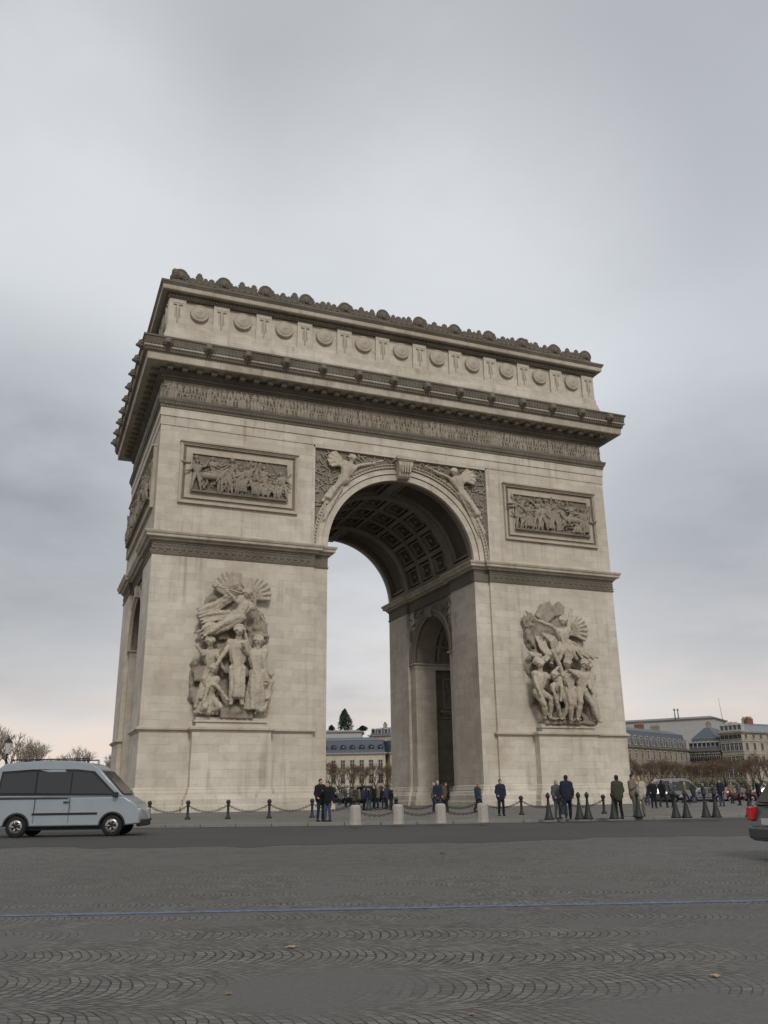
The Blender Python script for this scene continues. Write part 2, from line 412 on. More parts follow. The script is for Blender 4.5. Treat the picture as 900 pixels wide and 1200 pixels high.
b.sweep(rect, [(-.5, 36.7), (1.62, 36.7), (1.68, 36.66), (1.72, 36.72), (1.74, 37.28), (1.8, 37.34), (-.5, 37.34)])
cor = b.build('main_cornice', TRIM, arch)
b = MB()
b.sweep(rect, [(-.5, 37.34), (1.84, 37.34), (1.9, 37.42), (1.92, 37.66), (-.5, 37.66)])
k = -24.3
while k < 24.2: b.box(k, k+.15, -1.99, -1.85, 37.42, 37.64); k += .27
k = -1.8
while k < 23.8: b.box(-A-1.99, -A-1.85, k, k+.15, 37.42, 37.64); k += .27
b.build('egg_moulding', SOOT, cor)
b = MB(); b.sweep(rect, [(-.5, 37.66), (1.98, 37.66), (2.08, 37.72), (2.1, 37.84), (-.5, 37.84)]); b.build('cornice_fillet', TRIM, cor)
b = MB()
b.sweep(rect, [(-.5, 37.84), (2.0, 37.84), (2.04, 38.0), (2.05, 38.3), (2.12, 38.55), (2.2, 38.6), (2.2, 38.76), (-.5, 38.8)])
k = -24.4
rr = random.Random(9)
while k < 24.3: b.box(k, k+.09, -2.12, -2.0, 37.95, 38.48); k += .32
k = -1.9
while k < 23.8: b.box(-A-2.12, -A-2.0, k, k+.09, 37.95, 38.48); k += .32
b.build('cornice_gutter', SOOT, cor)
# modillions under the cornice
b = MB(); nmod = 36
b.box(-.23, .23, -1.12, -.4, -.34, 0); b.box(-.27, .27, -1.17, -.4, -.06, .05)
mod = b.mesh('modillion', [DARKC])  # dark tone stands in for the shade under the cornice
for i in range(nmod):
    o = link('modillion', mod, cor); o.location = (-22.2+i*44.4/(nmod-1), 0, 36.64)
for i in range(18):
    for s in (-1, 1): o = link('modillion', mod, cor); o.location = (s*A, .3+i*21.25/17, 36.64); o.rotation_euler = (0, 0, s*PI/2)
# lion masks on the gutter
lb = MB()
lb.ell((0, -.18, 0), (.34, .3, .38)); lb.ell((0, -.42, -.1), (.19, .2, .16)); 
for a in range(10): t = R(36*a); lb.ell((math.cos(t)*.32, -.08, math.sin(t)*.36), (.13, .16, .13), n=8, m=5)
for s in (-1, 1): lb.ell((s*.2, -.3, .22), (.09, .09, .11), n=8, m=5)
lion = lb.mesh('lion_mask', [SOOT])
for i in range(14):
    o = link('lion_mask', lion, cor); o.location = (-22.67+i*3.485, -2.12, 38.14)
for i in range(9):
    o = link('lion_mask', lion, cor); o.location = (-A-2.12, -1.1+i*2.9, 38.14); o.rotation_euler = (0, 0, -PI/2)

# ---- attic
b = MB()
b.box(-22.4, 22.4, .15, D-.15, 38.6, 44.3)
b.sweep([(-A, 0), (A, 0), (A, D), (-A, D)], [(-.5, 38.7), (.34, 38.7), (.34, 40.05), (.28, 40.1), (.22, 40.45), (.14, 40.5), (.14, 41.08), (.0, 41.13), (-.5, 41.13)])
attic = b.build('attic', LIME, arch)
b = MB()
b.sweep(rect, [(-.5, 43.82), (.17, 43.82), (.2, 43.9), (.2, 44.16), (.3, 44.2), (.3, 44.3), (-.5, 44.3)])
k = -22.6
while k < 22.5:
    b.box(k, k+.14, -.32, -.15, 43.92, 44.14); k += .26
k = 0.
while k < D: b.box(-A-.32, -A-.15, k, k+.14, 43.92, 44.14); k += .26
b.build('attic_dentils', SOOT, attic)
b = MB()
b.sweep(rect, [(-.5, 44.3), (.74, 44.3), (.78, 44.36), (.8, 44.72), (-.5, 44.72)])
ac = b.build('attic_cornice', TRIM, attic)
b = MB(); b.sweep(rect, [(-.5, 44.72), (.82, 44.72), (.92, 44.9), (.98, 44.98), (.98, 45.12), (-.5, 45.3)])
b.build('attic_gutter', SOOT, ac)
b = MB(); b.box(-22.3, 22.3, .2, D-.2, 45.0, 45.42); b.build('roof_terrace', SOOT, attic)
# piers with swords and round shields
SP = 3.964
pl_ = MB()
pl_.box(-.72, .72, -.10, .2, 41.1, 43.85)
for (x0, x1, z0, z1) in ((-.5, .5, 43.45, 43.58), (-.56, -.5, 41.4, 43.58), (.5, .56, 41.4, 43.58)): pl_.box(x0, x1, -.125, -.05, z0, z1)
pm = pl_.mesh('attic_pilaster', [LIME])
sw = MB()
sw.box(-.34, .34, -.19, -.08, 43.2, 43.36); sw.cap((0, -.14, 43.1), (0, -.14, 41.85), .13, .1, 8); sw.cap((0, -.12, 41.75), (0, -.12, 41.45), .1, .05, 8)
for s in (-1, 1): sw.cap((s*.16, -.12, 43.05), (s*.22, -.12, 42.0), .06, .04, 6); sw.ell((s*.32, -.15, 43.26), (.09, .09, .12), n=8, m=5)
swm = sw.mesh('sword_carving', [CARVE])
sh = MB(); sh.lathe([(0.001, -.30), (.2, -.29), (.45, -.25), (.62, -.19), (.66, -.14), (.7, -.19), (.8, -.17), (.84, -.09), (.84, 0.1)], n=28, ax='y')
for i in range(5): sh.box(-.2, .2, -.315+.03*abs(i-2), -.2, .16-.1*i, .20-.1*i) if i == 2 else None
shm = sh.mesh('round_shield', [CARVE])
jb = MB(); jb.box(-.02, .02, -.012, .1, 38.9, 43.8)
for i in range(12):
    x = -21.8+i*SP
    o = link('attic_pilaster', pm, attic); o.location = (x, 0, 0)
    o2 = link('sword_carving', swm, o)
    if i < 11: o = link('round_shield', shm, attic); o.location = (x+SP/2, 0, 42.74)
for i in range(6):
    y = .7+i*(D-1.4)/5
    o = link('attic_pilaster', pm, attic); o.location = (-A, y, 0); o.rotation_euler = (0, 0, -PI/2)
    link('sword_carving', swm, o)
    if i < 5: o = link('round_shield', shm, attic); o.location = (-A, y+(D-1.4)/10, 42.74); o.rotation_euler = (0, 0, -PI/2)
# cresting: masks on the axes of the pilasters, palmettes between
mk = MB(); mk.ell((0, 0, .86), (.62, .34, .62), n=14, m=9); mk.box(-.6, .6, -.28, .28, 0, .3)
for a in range(-1, 12):
    t = R(-15+a*19); mk.ell((math.cos(t)*.6, -.05, .84+math.sin(t)*.58), (.19, .26, .19), n=8, m=5)
mk.ell((0, -.3, .72), (.24, .16, .3), n=8, m=6)
for s in (-1, 1): mk.ell((s*.16, -.36, .86), (.07, .06, .05), n=6, m=4)
mkm = mk.mesh('crest_mask', [SOOT])
def palm(w, h, name, seed):
    r2 = random.Random(seed)
    b = MB(); b.box(-w*.7, w*.7, -.2, .2, 0, .25)
    for a in range(7):
        t = R(30+a*20); L = h*(.62+.38*math.sin(t))
        b.cap((0, 0, .2), (math.cos(t)*w*.85, -.05, .15+L*math.sin(t)*.85), .08, .12, 6)
    b.ell((0, -.1, .3), (.2, .18, .25), n=8, m=5)
    return b.mesh(name, [SOOT])
pa = palm(.46, 1.2, 'crest_palmette', 1); pb = palm(.34, .9, 'crest_palmette', 2)
crb = MB(); crb.box(-A+.05, A-.05, -.3, .3, 45.2, 45.5); crb.box(-A+.05, -A+.5, -.3, D, 45.2, 45.5)
cr = crb.build('cresting', SOOT, attic)
for i in range(12):
    x = -21.75+i*SP*.998
    o = link('crest_mask', mkm, cr); o.location = (x, -.15, 45.35); o.scale = (.9, .9, rr.uniform(.92, 1.0))
    if i < 11:
        for k in range(1, 7):
            o = link('crest_palmette', pa if k % 2 else pb, cr); o.location = (x+SP*k/7, -.12, 45.35); o.scale = (rr.uniform(.9, 1.1), 1, rr.uniform(.85, 1.2))
for i in range(6):
    o = link('crest_mask', mkm, cr); o.location = (-A+.3, .2+i*(D-.4)/5, 45.35); o.rotation_euler = (0, 0, -PI/2)
    if i < 5:
        for k in range(1, 5): o = link('crest_palmette', pa, cr); o.location = (-A+.3, .2+(i+k/5)*(D-.4)/5, 45.35); o.rotation_euler = (0, 0, -PI/2)

# ---- archivolts, spandrels, keystone
for face in (0, 1):
    def Y(y): return y if face == 0 else D-y
    b = MB()
    for (r0, r1, yf) in ((HM, HM+.55, .22), (HM+.55, HM+.6, .3), (HM+.6, HM+1.08, .1), (HM+1.08, HM+1.13, .22)):
        y0, y1 = sorted((Y(yf), Y(.6))); b.arc((XC, ZS), r0, r1, 0, PI, y0, y1, 56)
    av = b.build('archivolt', LIME, arch)
    b = MB(); y0, y1 = sorted((Y(-.06), Y(.6))); b.arc((XC, ZS), HM+1.13, HM+1.22, 0, PI, y0, y1, 56)
    y0, y1 = sorted((Y(.04), Y(.6))); b.arc((XC, ZS), HM+1.22, HM+1.42, 0, PI, y0, y1, 56)
    y0, y1 = sorted((Y(-.12), Y(.6))); b.arc((XC, ZS), HM+1.42, HM+1.5, 0, PI, y0, y1, 56)
    for i in range(84):
        t = PI*(i+.5)/84; b.ell((XC+(HM+1.32)*math.cos(t), Y(.02), ZS+(HM+1.32)*math.sin(t)), (.1, .12, .1), n=6, m=4)
    b.build('archivolt_beading', CARVE, av)
    b = MB(); y0, y1 = sorted((Y(-.75), Y(.5)))
    sg = 1 if face == 0 else -1
    prof = [(Y(-.55), 29.35), (Y(-.35), 29.18), (Y(.5), 29.18), (Y(.5), 30.95), (Y(-1.0), 30.95), (Y(-1.02), 30.75), (Y(-.9), 30.65), (Y(-.95), 30.3), (Y(-.75), 29.9), (Y(-.6), 29.7)]
    vs = []
    nP = len(prof)
    for s in (-1, 1):
        for (yy, zz) in prof: vs.append((XC+s*(.52+.24*(zz-29.2)/1.7), yy, zz))
    b.add(vs, [tuple(range(nP)), tuple(range(2*nP-1, nP-1, -1))]+[(i, (i+1) % nP, (i+1) % nP+nP, i+nP) for i in range(nP)])
    for k in range(4):
        x = XC-.38+k*.25; y0, y1 = sorted((Y(-1.05), Y(-.5))); b.box(x-.05, x+.05, y0, y1, 29.6, 30.6)
    y0, y1 = sorted((Y(-1.12), Y(.3))); b.box(XC-.95, XC+.95, y0, y1, 30.85, 31.1)
    b.build('keystone', CARVE, av)
    # thin frame of the spandrel field
    b = MB()
    for s in (-1, 1):
        x0, x1 = sorted((s*8.72, s*8.95)); y0, y1 = sorted((Y(-.05), Y(.5))); b.box(x0, x1, y0, y1, 21.9, 31.3)
    y0, y1 = sorted((Y(-.05), Y(.5))); b.box(-8.72, 8.72, y0, y1, 31.28, 31.5)
    b.build('spandrel_frame', LIME, av)

# ---- coffered vault
b = MB()
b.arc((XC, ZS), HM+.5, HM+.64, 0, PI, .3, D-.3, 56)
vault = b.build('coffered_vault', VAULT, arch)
b = MB()
def RA(t0, t1, y0, y1, r0=HM+.004, r1=HM+.5, n=None): b.arc((XC, ZS), r0, r1, R(t0), R(t1), y0, y1, n or max(1, int((t1-t0)/3)))
Y0, Y1, Y2, Y3 = .32, 5.5, 16.35, D-.32
for (ya, yb) in ((Y0, Y0+.9), (Y1-.55, Y1+.55), (Y2-.55, Y2+.55), (Y3-.9, Y3)): RA(0, 180, ya, yb)
for (ya, yb) in ((Y0, Y1), (Y2, Y3)):                       # plain bands with one long sunk panel each side
    for t in ((0, 6), (86, 94), (174, 180)): RA(t[0], t[1], ya+.02, yb-.02, HM+.01)
    for (t0, t1) in ((8, 84), (96, 172)):
        RA(t0, t1, ya+1.15, ya+1.35, HM+.2); RA(t0, t1, yb-.95, yb-.75, HM+.2); RA(t0, t0+1.6, ya+1.15, yb-.75, HM+.2); RA(t1-1.6, t1, ya+1.15, yb-.75, HM+.2)
cw = (Y2-Y1-1.1)/3
RA(0, 4, Y1, Y2, HM+.01); RA(176, 180, Y1, Y2, HM+.01)
for k in range(1, 3): RA(0, 180, Y1+.55+cw*k-.24, Y1+.55+cw*k+.24, HM+.08)
nrow = 9; dt = 172/nrow
for j in range(nrow+1): t = 4+dt*j; RA(max(0, t-1.7), min(180, t+1.7), Y1, Y2, HM+.09, HM+.5, 2)
for j in range(nrow):
    for k in range(3):
        ya = Y1+.55+cw*k+.55; yb = ya+cw-1.1; t0 = 4+dt*j+3.4; t1 = t0+dt-6.8
        RA(t0, t1, ya, ya+.16, HM+.2); RA(t0, t1, yb-.16, yb, HM+.2); RA(t0, t0+1.2, ya, yb, HM+.2); RA(t1-1.2, t1, ya, yb, HM+.2)
        tm = R((t0+t1)/2); b.ell((XC+(HM+.32)*math.cos(tm), (ya+yb)/2, ZS+(HM+.32)*math.sin(tm)), (.2, .2, .2), n=10, m=6)
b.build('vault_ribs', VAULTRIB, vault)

# ================================================================== carved figures
def human(b, J, H, r=1., robe=0, wings=None, hair=True):
    """a carved figure from its joints (x, y, z); H its standing height; sets tapered limbs, head with face, draped cloth"""
    V = {k: Vector(v) for k, v in J.items()}
    hd, nk, hp = V['head'], V['neck'], V['hip']
    up = (nk-hp).normalized(); side = Vector((up.z, 0, -up.x)); side.normalize()
    f = Vector((0, -1, 0))
    u = H/7.6*r
    b.ell(hd, (u*.44, u*.50, u*.56), n=10, m=8); b.ell(hd+Vector((0, u*.12, u*.14)), (u*.56, u*.52, u*.54), n=10, m=8)
    b.ell(hd+f*u*.5-Vector((0, 0, u*.08)), (u*.11, u*.16, u*.17), n=6, m=5); b.cap(hd+f*u*.42+Vector((-u*.3, 0, u*.12)), hd+f*u*.42+Vector((u*.3, 0, u*.12)), u*.09, u*.09, 6)
    for q in range(7): t_ = PI*q/6; b.ell(hd+Vector((math.cos(t_)*u*.52, -u*.12, math.sin(t_)*u*.5+u*.12)), (u*.17, u*.26, u*.17), n=6, m=5)
    b.cap(hd-(hd-nk)*.4, nk-up*u*.1, u*.32, u*.36, 8)
    sh = [nk-up*u*.35+side*s*u*.80 for s in (-1, 1)]
    hj = [hp+side*s*u*.40 for s in (-1, 1)]
    for s in (0, 1):
        b.cap(sh[s], hj[s]+up*u*.9, u*.50, u*.42, 8); b.cap(sh[s], nk-up*u*.2, u*.42, u*.34, 8)
    b.cap(nk-up*u*.7, hp+up*u*.3, u*.66, u*.58, 10); b.cap(hj[0], hj[1], u*.58, u*.58, 8)
    for s, (e, h) in enumerate((('le', 'lh'), ('re', 'rh'))):
        if e not in V: 
            V[e] = sh[s]-up*u*1.4+side*(-.35 if s == 0 else .35)*u+f*u*.3; V[h] = V[e]-up*u*1.0+f*u*.5
        b.cap(sh[s], V[e], u*.36, u*.28, 8); b.cap(V[e], V[h], u*.28, u*.2, 8)
        dd = (V[h]-V[e]).normalized(); b.ell(V[h]+dd*u*.2, (u*.25, u*.22, u*.26), n=8, m=5)
        for q in range(4): b.cap(V[h]+dd*u*.2+Vector(((q-1.5)*u*.09, 0, 0)), V[h]+dd*u*.55+Vector(((q-1.5)*u*.12, -u*.05, 0)), u*.09, u*.07, 5)
    for s, (k, ft) in enumerate((('lk', 'lf'), ('rk', 'rf'))):
        if k not in V: V[k] = hj[s]-Vector((0, u*.1, u*1.9)); V[ft] = hj[s]-Vector((0, 0, u*3.7))
        b.cap(hj[s], V[k], u*.56, u*.38, 8); b.cap(V[k]+(V[ft]-V[k])*.3, V[ft], u*.40, u*.24, 8); b.cap(V[k], V[k]+(V[ft]-V[k])*.4, u*.34, u*.38, 8)
        b.cap(V[ft]-Vector((0, 0, u*.1)), V[ft]+f*u*.55+Vector(((-.12 if s == 0 else .12)*u, 0, -u*.18)), u*.16, u*.1, 8)
    if robe:
        fa, fb = V['lf'], V['rf']; n = 11; mid = (V['lk']+V['rk'])/2
        for i in range(n):
            t = i/(n-1)-.5
            top = hp+side*t*u*1.35+f*u*(.42*math.cos(t*PI)+.06); 
            bot = fa.lerp(fb, .5+t*2.1)*robe+mid*(1-robe)+f*u*(.5*math.cos(t*PI)+.1*math.sin(i*5.))
            md = top.lerp(bot, .5)+f*u*.25*math.cos(t*PI)+side*u*.08*math.sin(i*3)
            rr_ = u*(.20+.06*math.sin(i*2.3)); b.cap(top, md, rr_*.8, rr_, 6); b.cap(md, bot, rr_, rr_*1.15, 6)
        b.cap(hp, mid.lerp((fa+fb)/2, robe*.7), u*.55, u*.62, 8)
        for i in range(5):   # folds over the breast
            t = i/4-.5; b.cap(sh[0]+f*u*.4, hp+side*(t*u*.9)+f*u*.52, u*.09, u*.1, 5)
def wing(b, root, a0, a1, L, n=9, w=.16, d=-.1, curve=.3):
    for i in range(n):
        t = i/(n-1); a = R(a0+(a1-a0)*t); l = L*(.62+.38*math.sin(PI*(.25+.6*t)))
        p0 = Vector(root); p1 = p0+Vector((math.cos(a)*l*.5, d*.5-.04*i, math.sin(a)*l*.5)); a2 = a-curve
        p2 = p1+Vector((math.cos(a2)*l*.5, d-.0*i, math.sin(a2)*l*.5))
        jz = Vector((0, .13*(i % 2), 0)); b.cap(p0+jz, p1+jz, w*.9, w*1.25, 6); b.cap(p1+jz, p2+jz, w*1.25, w*.8, 6)
        if i % 2: b.cap(p0, p0.lerp(p1, .8), w*1.2, w*1.3, 6)
def folds(b, pts, n, spread, r0, r1, seed=0):
    """cloth blown along a polyline, n parallel rolls"""
    rg = random.Random(seed)
    for i in range(n):
        t = i/(n-1)-.5; prev = None
        for j, p in enumerate(pts):
            p = Vector(p); d = (Vector(pts[min(j+1, len(pts)-1)])-Vector(pts[max(j-1, 0)])).normalized(); s = Vector((d.z, 0, -d.x))
            q = p+s*t*spread*(.5+.5*j/(len(pts)-1)+rg.uniform(-.08, .08))+Vector((0, rg.uniform(-.12, .05), 0))
            if prev is not None: b.cap(prev, q, r0, r1, 6)
            prev = q

def statue_group(name, conv, label, back, figs, extras):
    """figs: list of (label, joints in the drawing's own units, height, robe); depth is metres out from the wall"""
    bb = MB(); back(bb)
    root = link(name, remesh(bb, .14, name, MIDC, .08, 2.2, 1), arch, label=label)  # backing toned below the figures, shade of the gaps painted in
    for (lab, J, H, robe) in figs:
        b = MB(); JJ = {}
        for k, v in J.items():
            x, z = conv(v[0], v[1]); JJ[k] = (x, -v[2]*1.45+.15, z)
        human(b, JJ, H, robe=robe)
        link('carved_figure', remesh(b, .058, 'carved_figure', CARVE, .035, 6., 0), root, label=lab)
    for (nm, fn) in extras:
        b = MB(); fn(b); link(nm, remesh(b, .062, nm, CARVE, .03, 6., 0), root)
    return root

# left group: a robed man crowned by a woman, a trumpeting winged figure above
cl = lambda x, y: (-19.1+(x-50)*.0108, 7.1+(1040-y)*.0121)
def P_(cv, x, y, d): a, z = cv(x, y); return Vector((a, -d, z))
def back_left(b):
    for (x, y, rx, rz) in ((330, 820, 2.6, 2.7), (330, 500, 2.7, 2.2), (350, 300, 2.3, 1.6), (250, 350, 1.6, 1.), (560, 450, .95, 1.7), (180, 800, 1.3, 2.3), (570, 820, 1., 2.3)):
        X, Z = cl(x, y); b.ell((X, .0, Z), (rx, .2, rz), n=20, m=12)
    X0, Z0 = cl(300, 1010); b.box(X0-.2, X0+2.5, -1.0, .2, 6.9, 7.7)
    b.ell((X0+1.1, -.7, 7.6), (1.4, .5, .5))
    for k in range(14):   # tree and drapery behind the heads
        X, Z = cl(490+random.uniform(0, 140), 540-random.uniform(0, 170)); b.cap((X, -.2, Z), (X+random.uniform(-.3, .3), -.55, Z+random.uniform(.2, .7)), .16, .1, 6)
    for (x, y) in ((330, 700), (460, 720), (290, 600), (470, 900), (320, 900), (130, 760), (120, 900), (480, 560), (520, 900), (300, 480), (420, 430), (450, 400)):
        for q in range(4): b.cap(P_(cl, x+random.uniform(-35, 35), y-30, .35), P_(cl, x+random.uniform(-35, 35), y+50, .75), .17, .2, 6)
    a, z = cl(520, 495); b.box(a, a+1.4, -.6, 0, z-.12, z+.08)
    for k in range(12):
        X, Z = cl(70+random.uniform(0, 90), 1020-random.uniform(0, 330)); b.cap((X, -.1, Z), (X+random.uniform(-.2, .5), -.6, Z+random.uniform(.3, .9)), .16, .12, 6)
figsL = [
 ('standing robed man in the middle', dict(head=(388, 492, 1.35), neck=(388, 548, 1.1), hip=(392, 740, 1.1), le=(300, 620, 1.2), lh=(238, 708, 1.3), re=(452, 640, 1.25), rh=(420, 600, 1.6), lk=(360, 860, 1.25), lf=(352, 958, 1.1), rk=(415, 860, 1.3), rf=(432, 958, 1.2)), 5.6, .55),
 ('robed woman raising a wreath', dict(head=(538, 548, 1.1), neck=(540, 598, .95), hip=(545, 760, .9), le=(470, 590, 1.1), lh=(425, 480, 1.2), re=(600, 680, .9), rh=(615, 780, 1.0), lk=(510, 880, 1.1), lf=(500, 985, .9), rk=(560, 880, 1.1), rf=(565, 985, .9)), 5.4, 1.),
 ('kneeling woman bowing', dict(head=(215, 745, 1.2), neck=(205, 790, 1.0), hip=(200, 920, .8), le=(250, 860, 1.2), lh=(310, 925, 1.25), re=(180, 860, 1.2), rh=(160, 940, 1.2), lk=(165, 990, 1.2), lf=(150, 1018, .7), rk=(270, 985, 1.3), rf=(230, 1020, .7)), 4.4, 1.),
 ('man behind the robed man', dict(head=(188, 562, .8), neck=(200, 612, .6), hip=(215, 740, .5), le=(140, 650, .9), lh=(100, 610, 1.), re=(250, 660, .9), rh=(285, 720, .9), lk=(150, 850, .8), lf=(110, 980, .7), rk=(200, 850, .7), rf=(180, 960, .6)), 4.9, .6),
 ('crouching captive', dict(head=(605, 830, .9), neck=(600, 865, .75), hip=(615, 950, .6), le=(570, 900, 1.), lh=(555, 960, 1.1), re=(635, 900, .9), rh=(620, 960, 1.), lk=(560, 985, 1.1), lf=(545, 1015, .8), rk=(600, 990, 1.1), rf=(610, 1018, .8)), 3.6, .5),
 ('flying figure blowing a long trumpet', dict(head=(440, 235, 1.3), neck=(452, 275, 1.15), hip=(385, 385, 1.1), le=(370, 300, 1.3), lh=(290, 240, 1.45), re=(500, 330, 1.2), rh=(490, 265, 1.45), lk=(270, 440, 1.0), lf=(150, 520, .8), rk=(300, 470, 1.1), rf=(190, 500, .9)), 5.2, .8),
 ('seated child at the side', dict(head=(655, 765, .9), neck=(645, 790, .8), hip=(640, 870, .6), le=(620, 830, .9), lh=(600, 800, 1.), re=(655, 840, .8), rh=(640, 880, .9), lk=(610, 900, 1.), lf=(605, 970, .8), rk=(640, 910, 1.), rf=(640, 975, .8)), 3.0, .3),
]
def drap(b):
    folds(b, [P_(cl, 330, 370, 1.), P_(cl, 200, 390, 1.1), P_(cl, 110, 420, .9)], 5, 1.1, .13, .09, 2)
    folds(b, [P_(cl, 300, 440, 1.), P_(cl, 190, 480, 1.1), P_(cl, 120, 530, .8)], 4, .9, .12, .08, 3)
    folds(b, [P_(cl, 330, 250, .6), P_(cl, 220, 320, .8), P_(cl, 110, 370, .6)], 5, .9, .16, .12, 5)
def trump(b):
    b.cap(P_(cl, 440, 240, 1.6), P_(cl, 210, 195, 1.6), .06, .1, 8); b.cap(P_(cl, 215, 196, 1.6), P_(cl, 195, 193, 1.6), .1, .26, 8)
    b.cap(P_(cl, 480, 265, 1.5), P_(cl, 600, 425, 1.2), .09, .08, 8); b.cap(P_(cl, 380, 120, .9), P_(cl, 440, 180, 1.), .2, .2, 6); b.ell(P_(cl, 385, 105, .8), (.3, .25, .35))
    for k in range(5):
        a, z = cl(385, 165); 
statue_group('sculpture_group', cl, 'carved group around a standing robed man with a trumpeting figure above', back_left, figsL,
  [('wing', lambda b: wing(b, P_(cl, 400, 250, .5), 168, 100, 2.45, 14, .17)), ('wing', lambda b: wing(b, P_(cl, 470, 260, .5), 15, 95, 2.1, 13, .17, curve=.3)),
   ('drapery', drap), ('trumpet', trump)])

# right group: a winged woman shouting above marching men
crr = lambda x, y: (11.25+(x-90)*.0131, 7.05+(1080-y)*.01175)
def back_right(b):
    for (x, y, rx, rz) in ((400, 850, 3., 2.5), (390, 560, 2.9, 2.0), (380, 350, 2.5, 1.7), (230, 380, 1.3, 1.9), (540, 460, 1.4, 1.8), (230, 640, 1.4, 1.3), (580, 800, 1.2, 2.4)):
        X, Z = crr(x, y); b.ell((X, .0, Z), (rx, .2, rz), n=20, m=12)
    for (x0, y0, x1, y1) in ((100, 320, 200, 500), (120, 290, 215, 490), (145, 260, 230, 470), (150, 200, 200, 400), (560, 420, 640, 540), (600, 400, 600, 600), (540, 620, 560, 480), (180, 210, 260, 250)):
        b.cap(P_(crr, x0, y0, .5), P_(crr, x1, y1, .6), .09, .09, 6)
    a, z = crr(380, 200); 
    b.prism([crr(250, 270), crr(240, 210), crr(300, 130), crr(370, 105), crr(385, 230), crr(330, 300)], 'y', -.45, .1)
    b.prism([crr(385, 150), crr(440, 105), crr(495, 140), crr(480, 210), crr(400, 230)], 'y', -.42, .1)
    for k in range(20):
        X, Z = crr(130+random.uniform(0, 100), 480-random.uniform(0, 250)); b.cap((X, -.2, Z), (X+random.uniform(-.3, .3), -.65, Z+random.uniform(.1, .6)), .17, .1, 6)
    for k in range(14):
        X, Z = crr(500+random.uniform(0, 120), 580-random.uniform(0, 170)); b.cap((X, -.2, Z), (X+random.uniform(-.3, .3), -.7, Z+random.uniform(.1, .5)), .17, .1, 6)
    for k in range(10):
        X, Z = crr(150+random.uniform(0, 120), 960-random.uniform(0, 300)); b.cap((X, -.1, Z), (X+random.uniform(-.2, .2), -.5, Z+random.uniform(.3, .9)), .16, .12, 6)
    for (x, y) in ((350, 700), (450, 700), (240, 700), (340, 900), (560, 700), (480, 600), (330, 600), (450, 900), (540, 900), (560, 1000), (380, 1000), (220, 560), (480, 520)):
        for q in range(4): b.cap(P_(crr, x+random.uniform(-30, 30), y-40, .35), P_(crr, x+random.uniform(-30, 30), y+40, .7), .17, .2, 6)
    X, Z = crr(250, 1075); b.box(X-.3, X+5.4, -1.1, .1, 6.95, 7.3)
figsR = [
 ('winged woman striding with arms flung out', dict(head=(378, 292, 1.5), neck=(385, 345, 1.25), hip=(400, 470, 1.1), le=(290, 340, 1.4), lh=(195, 310, 1.5), re=(450, 290, 1.2), rh=(478, 200, 1.2), lk=(320, 540, 1.3), lf=(290, 620, 1.0), rk=(500, 520, 1.3), rf=(590, 590, 1.1)), 5.4, .75),
 ('bearded man in a tunic at the centre', dict(head=(385, 630, 1.55), neck=(396, 682, 1.3), hip=(418, 825, 1.15), le=(330, 640, 1.4), lh=(280, 555, 1.5), re=(465, 730, 1.5), rh=(420, 712, 1.75), lk=(390, 935, 1.5), lf=(402, 1052, 1.2), rk=(445, 930, 1.1), rf=(480, 1040, .9)), 5.5, .12),
 ('nude young man striding', dict(head=(528, 628, 1.5), neck=(520, 682, 1.25), hip=(508, 832, 1.2), le=(455, 710, 1.5), lh=(410, 690, 1.6), re=(578, 725, 1.2), rh=(560, 790, 1.5), lk=(470, 925, 1.5), lf=(450, 1050, 1.3), rk=(580, 935, 1.3), rf=(640, 1058, 1.1)), 5.5, 0),
 ('helmeted man at the left', dict(head=(180, 640, 1.3), neck=(188, 695, 1.1), hip=(175, 850, 1.0), le=(135, 760, 1.2), lh=(150, 850, 1.4), re=(245, 740, 1.3), rh=(290, 680, 1.5), lk=(190, 945, 1.3), lf=(215, 1040, .9), rk=(245, 900, 1.4), rf=(250, 1035, 1.0)), 5.0, 0),
 ('man bending a bow', dict(head=(268, 725, 1.6), neck=(285, 765, 1.4), hip=(350, 850, 1.0), le=(240, 830, 1.7), lh=(262, 920, 1.7), re=(320, 820, 1.6), rh=(300, 900, 1.7), lk=(275, 920, 1.5), lf=(330, 1045, 1.1), rk=(380, 950, 1.3), rf=(355, 1040, 1.0)), 4.6, .0),
 ('man in a cloak at the right', dict(head=(600, 635, 1.0), neck=(598, 685, .85), hip=(605, 830, .8), le=(570, 760, 1.1), lh=(590, 820, 1.2), re=(635, 760, .9), rh=(640, 830, 1.), lk=(610, 940, .9), lf=(620, 1040, .8), rk=(640, 940, .9), rf=(650, 1050, .8)), 5.2, .8),
]
def shield(b): b.ell(P_(crr, 628, 830, .9), (.55, .3, 1.35)); b.ell(P_(crr, 385, 540, 1.45), (.55, .3, .55))
def drapR(b):
    folds(b, [P_(crr, 390, 430, 1.3), P_(crr, 460, 480, 1.5), P_(crr, 580, 560, 1.2)], 6, 1.1, .12, .09, 2)
    folds(b, [P_(crr, 250, 370, 1.1), P_(crr, 320, 430, 1.3), P_(crr, 350, 500, 1.2)], 5, 1., .12, .09, 3)
    folds(b, [P_(crr, 400, 760, 1.45), P_(crr, 405, 810, 1.5), P_(crr, 410, 880, 1.4)], 8, 1.2, .1, .08, 4)
    folds(b, [P_(crr, 290, 560, 1.2), P_(crr, 250, 500, 1.), P_(crr, 230, 400, .8)], 4, .9, .12, .1, 6)
def sword(b): b.cap(P_(crr, 195, 310, 1.6), P_(crr, 130, 235, 1.5), .08, .05, 6); b.arc(crr(290, 970), .85, 1.0, R(180), R(360), -1.2, -1.0, 12)
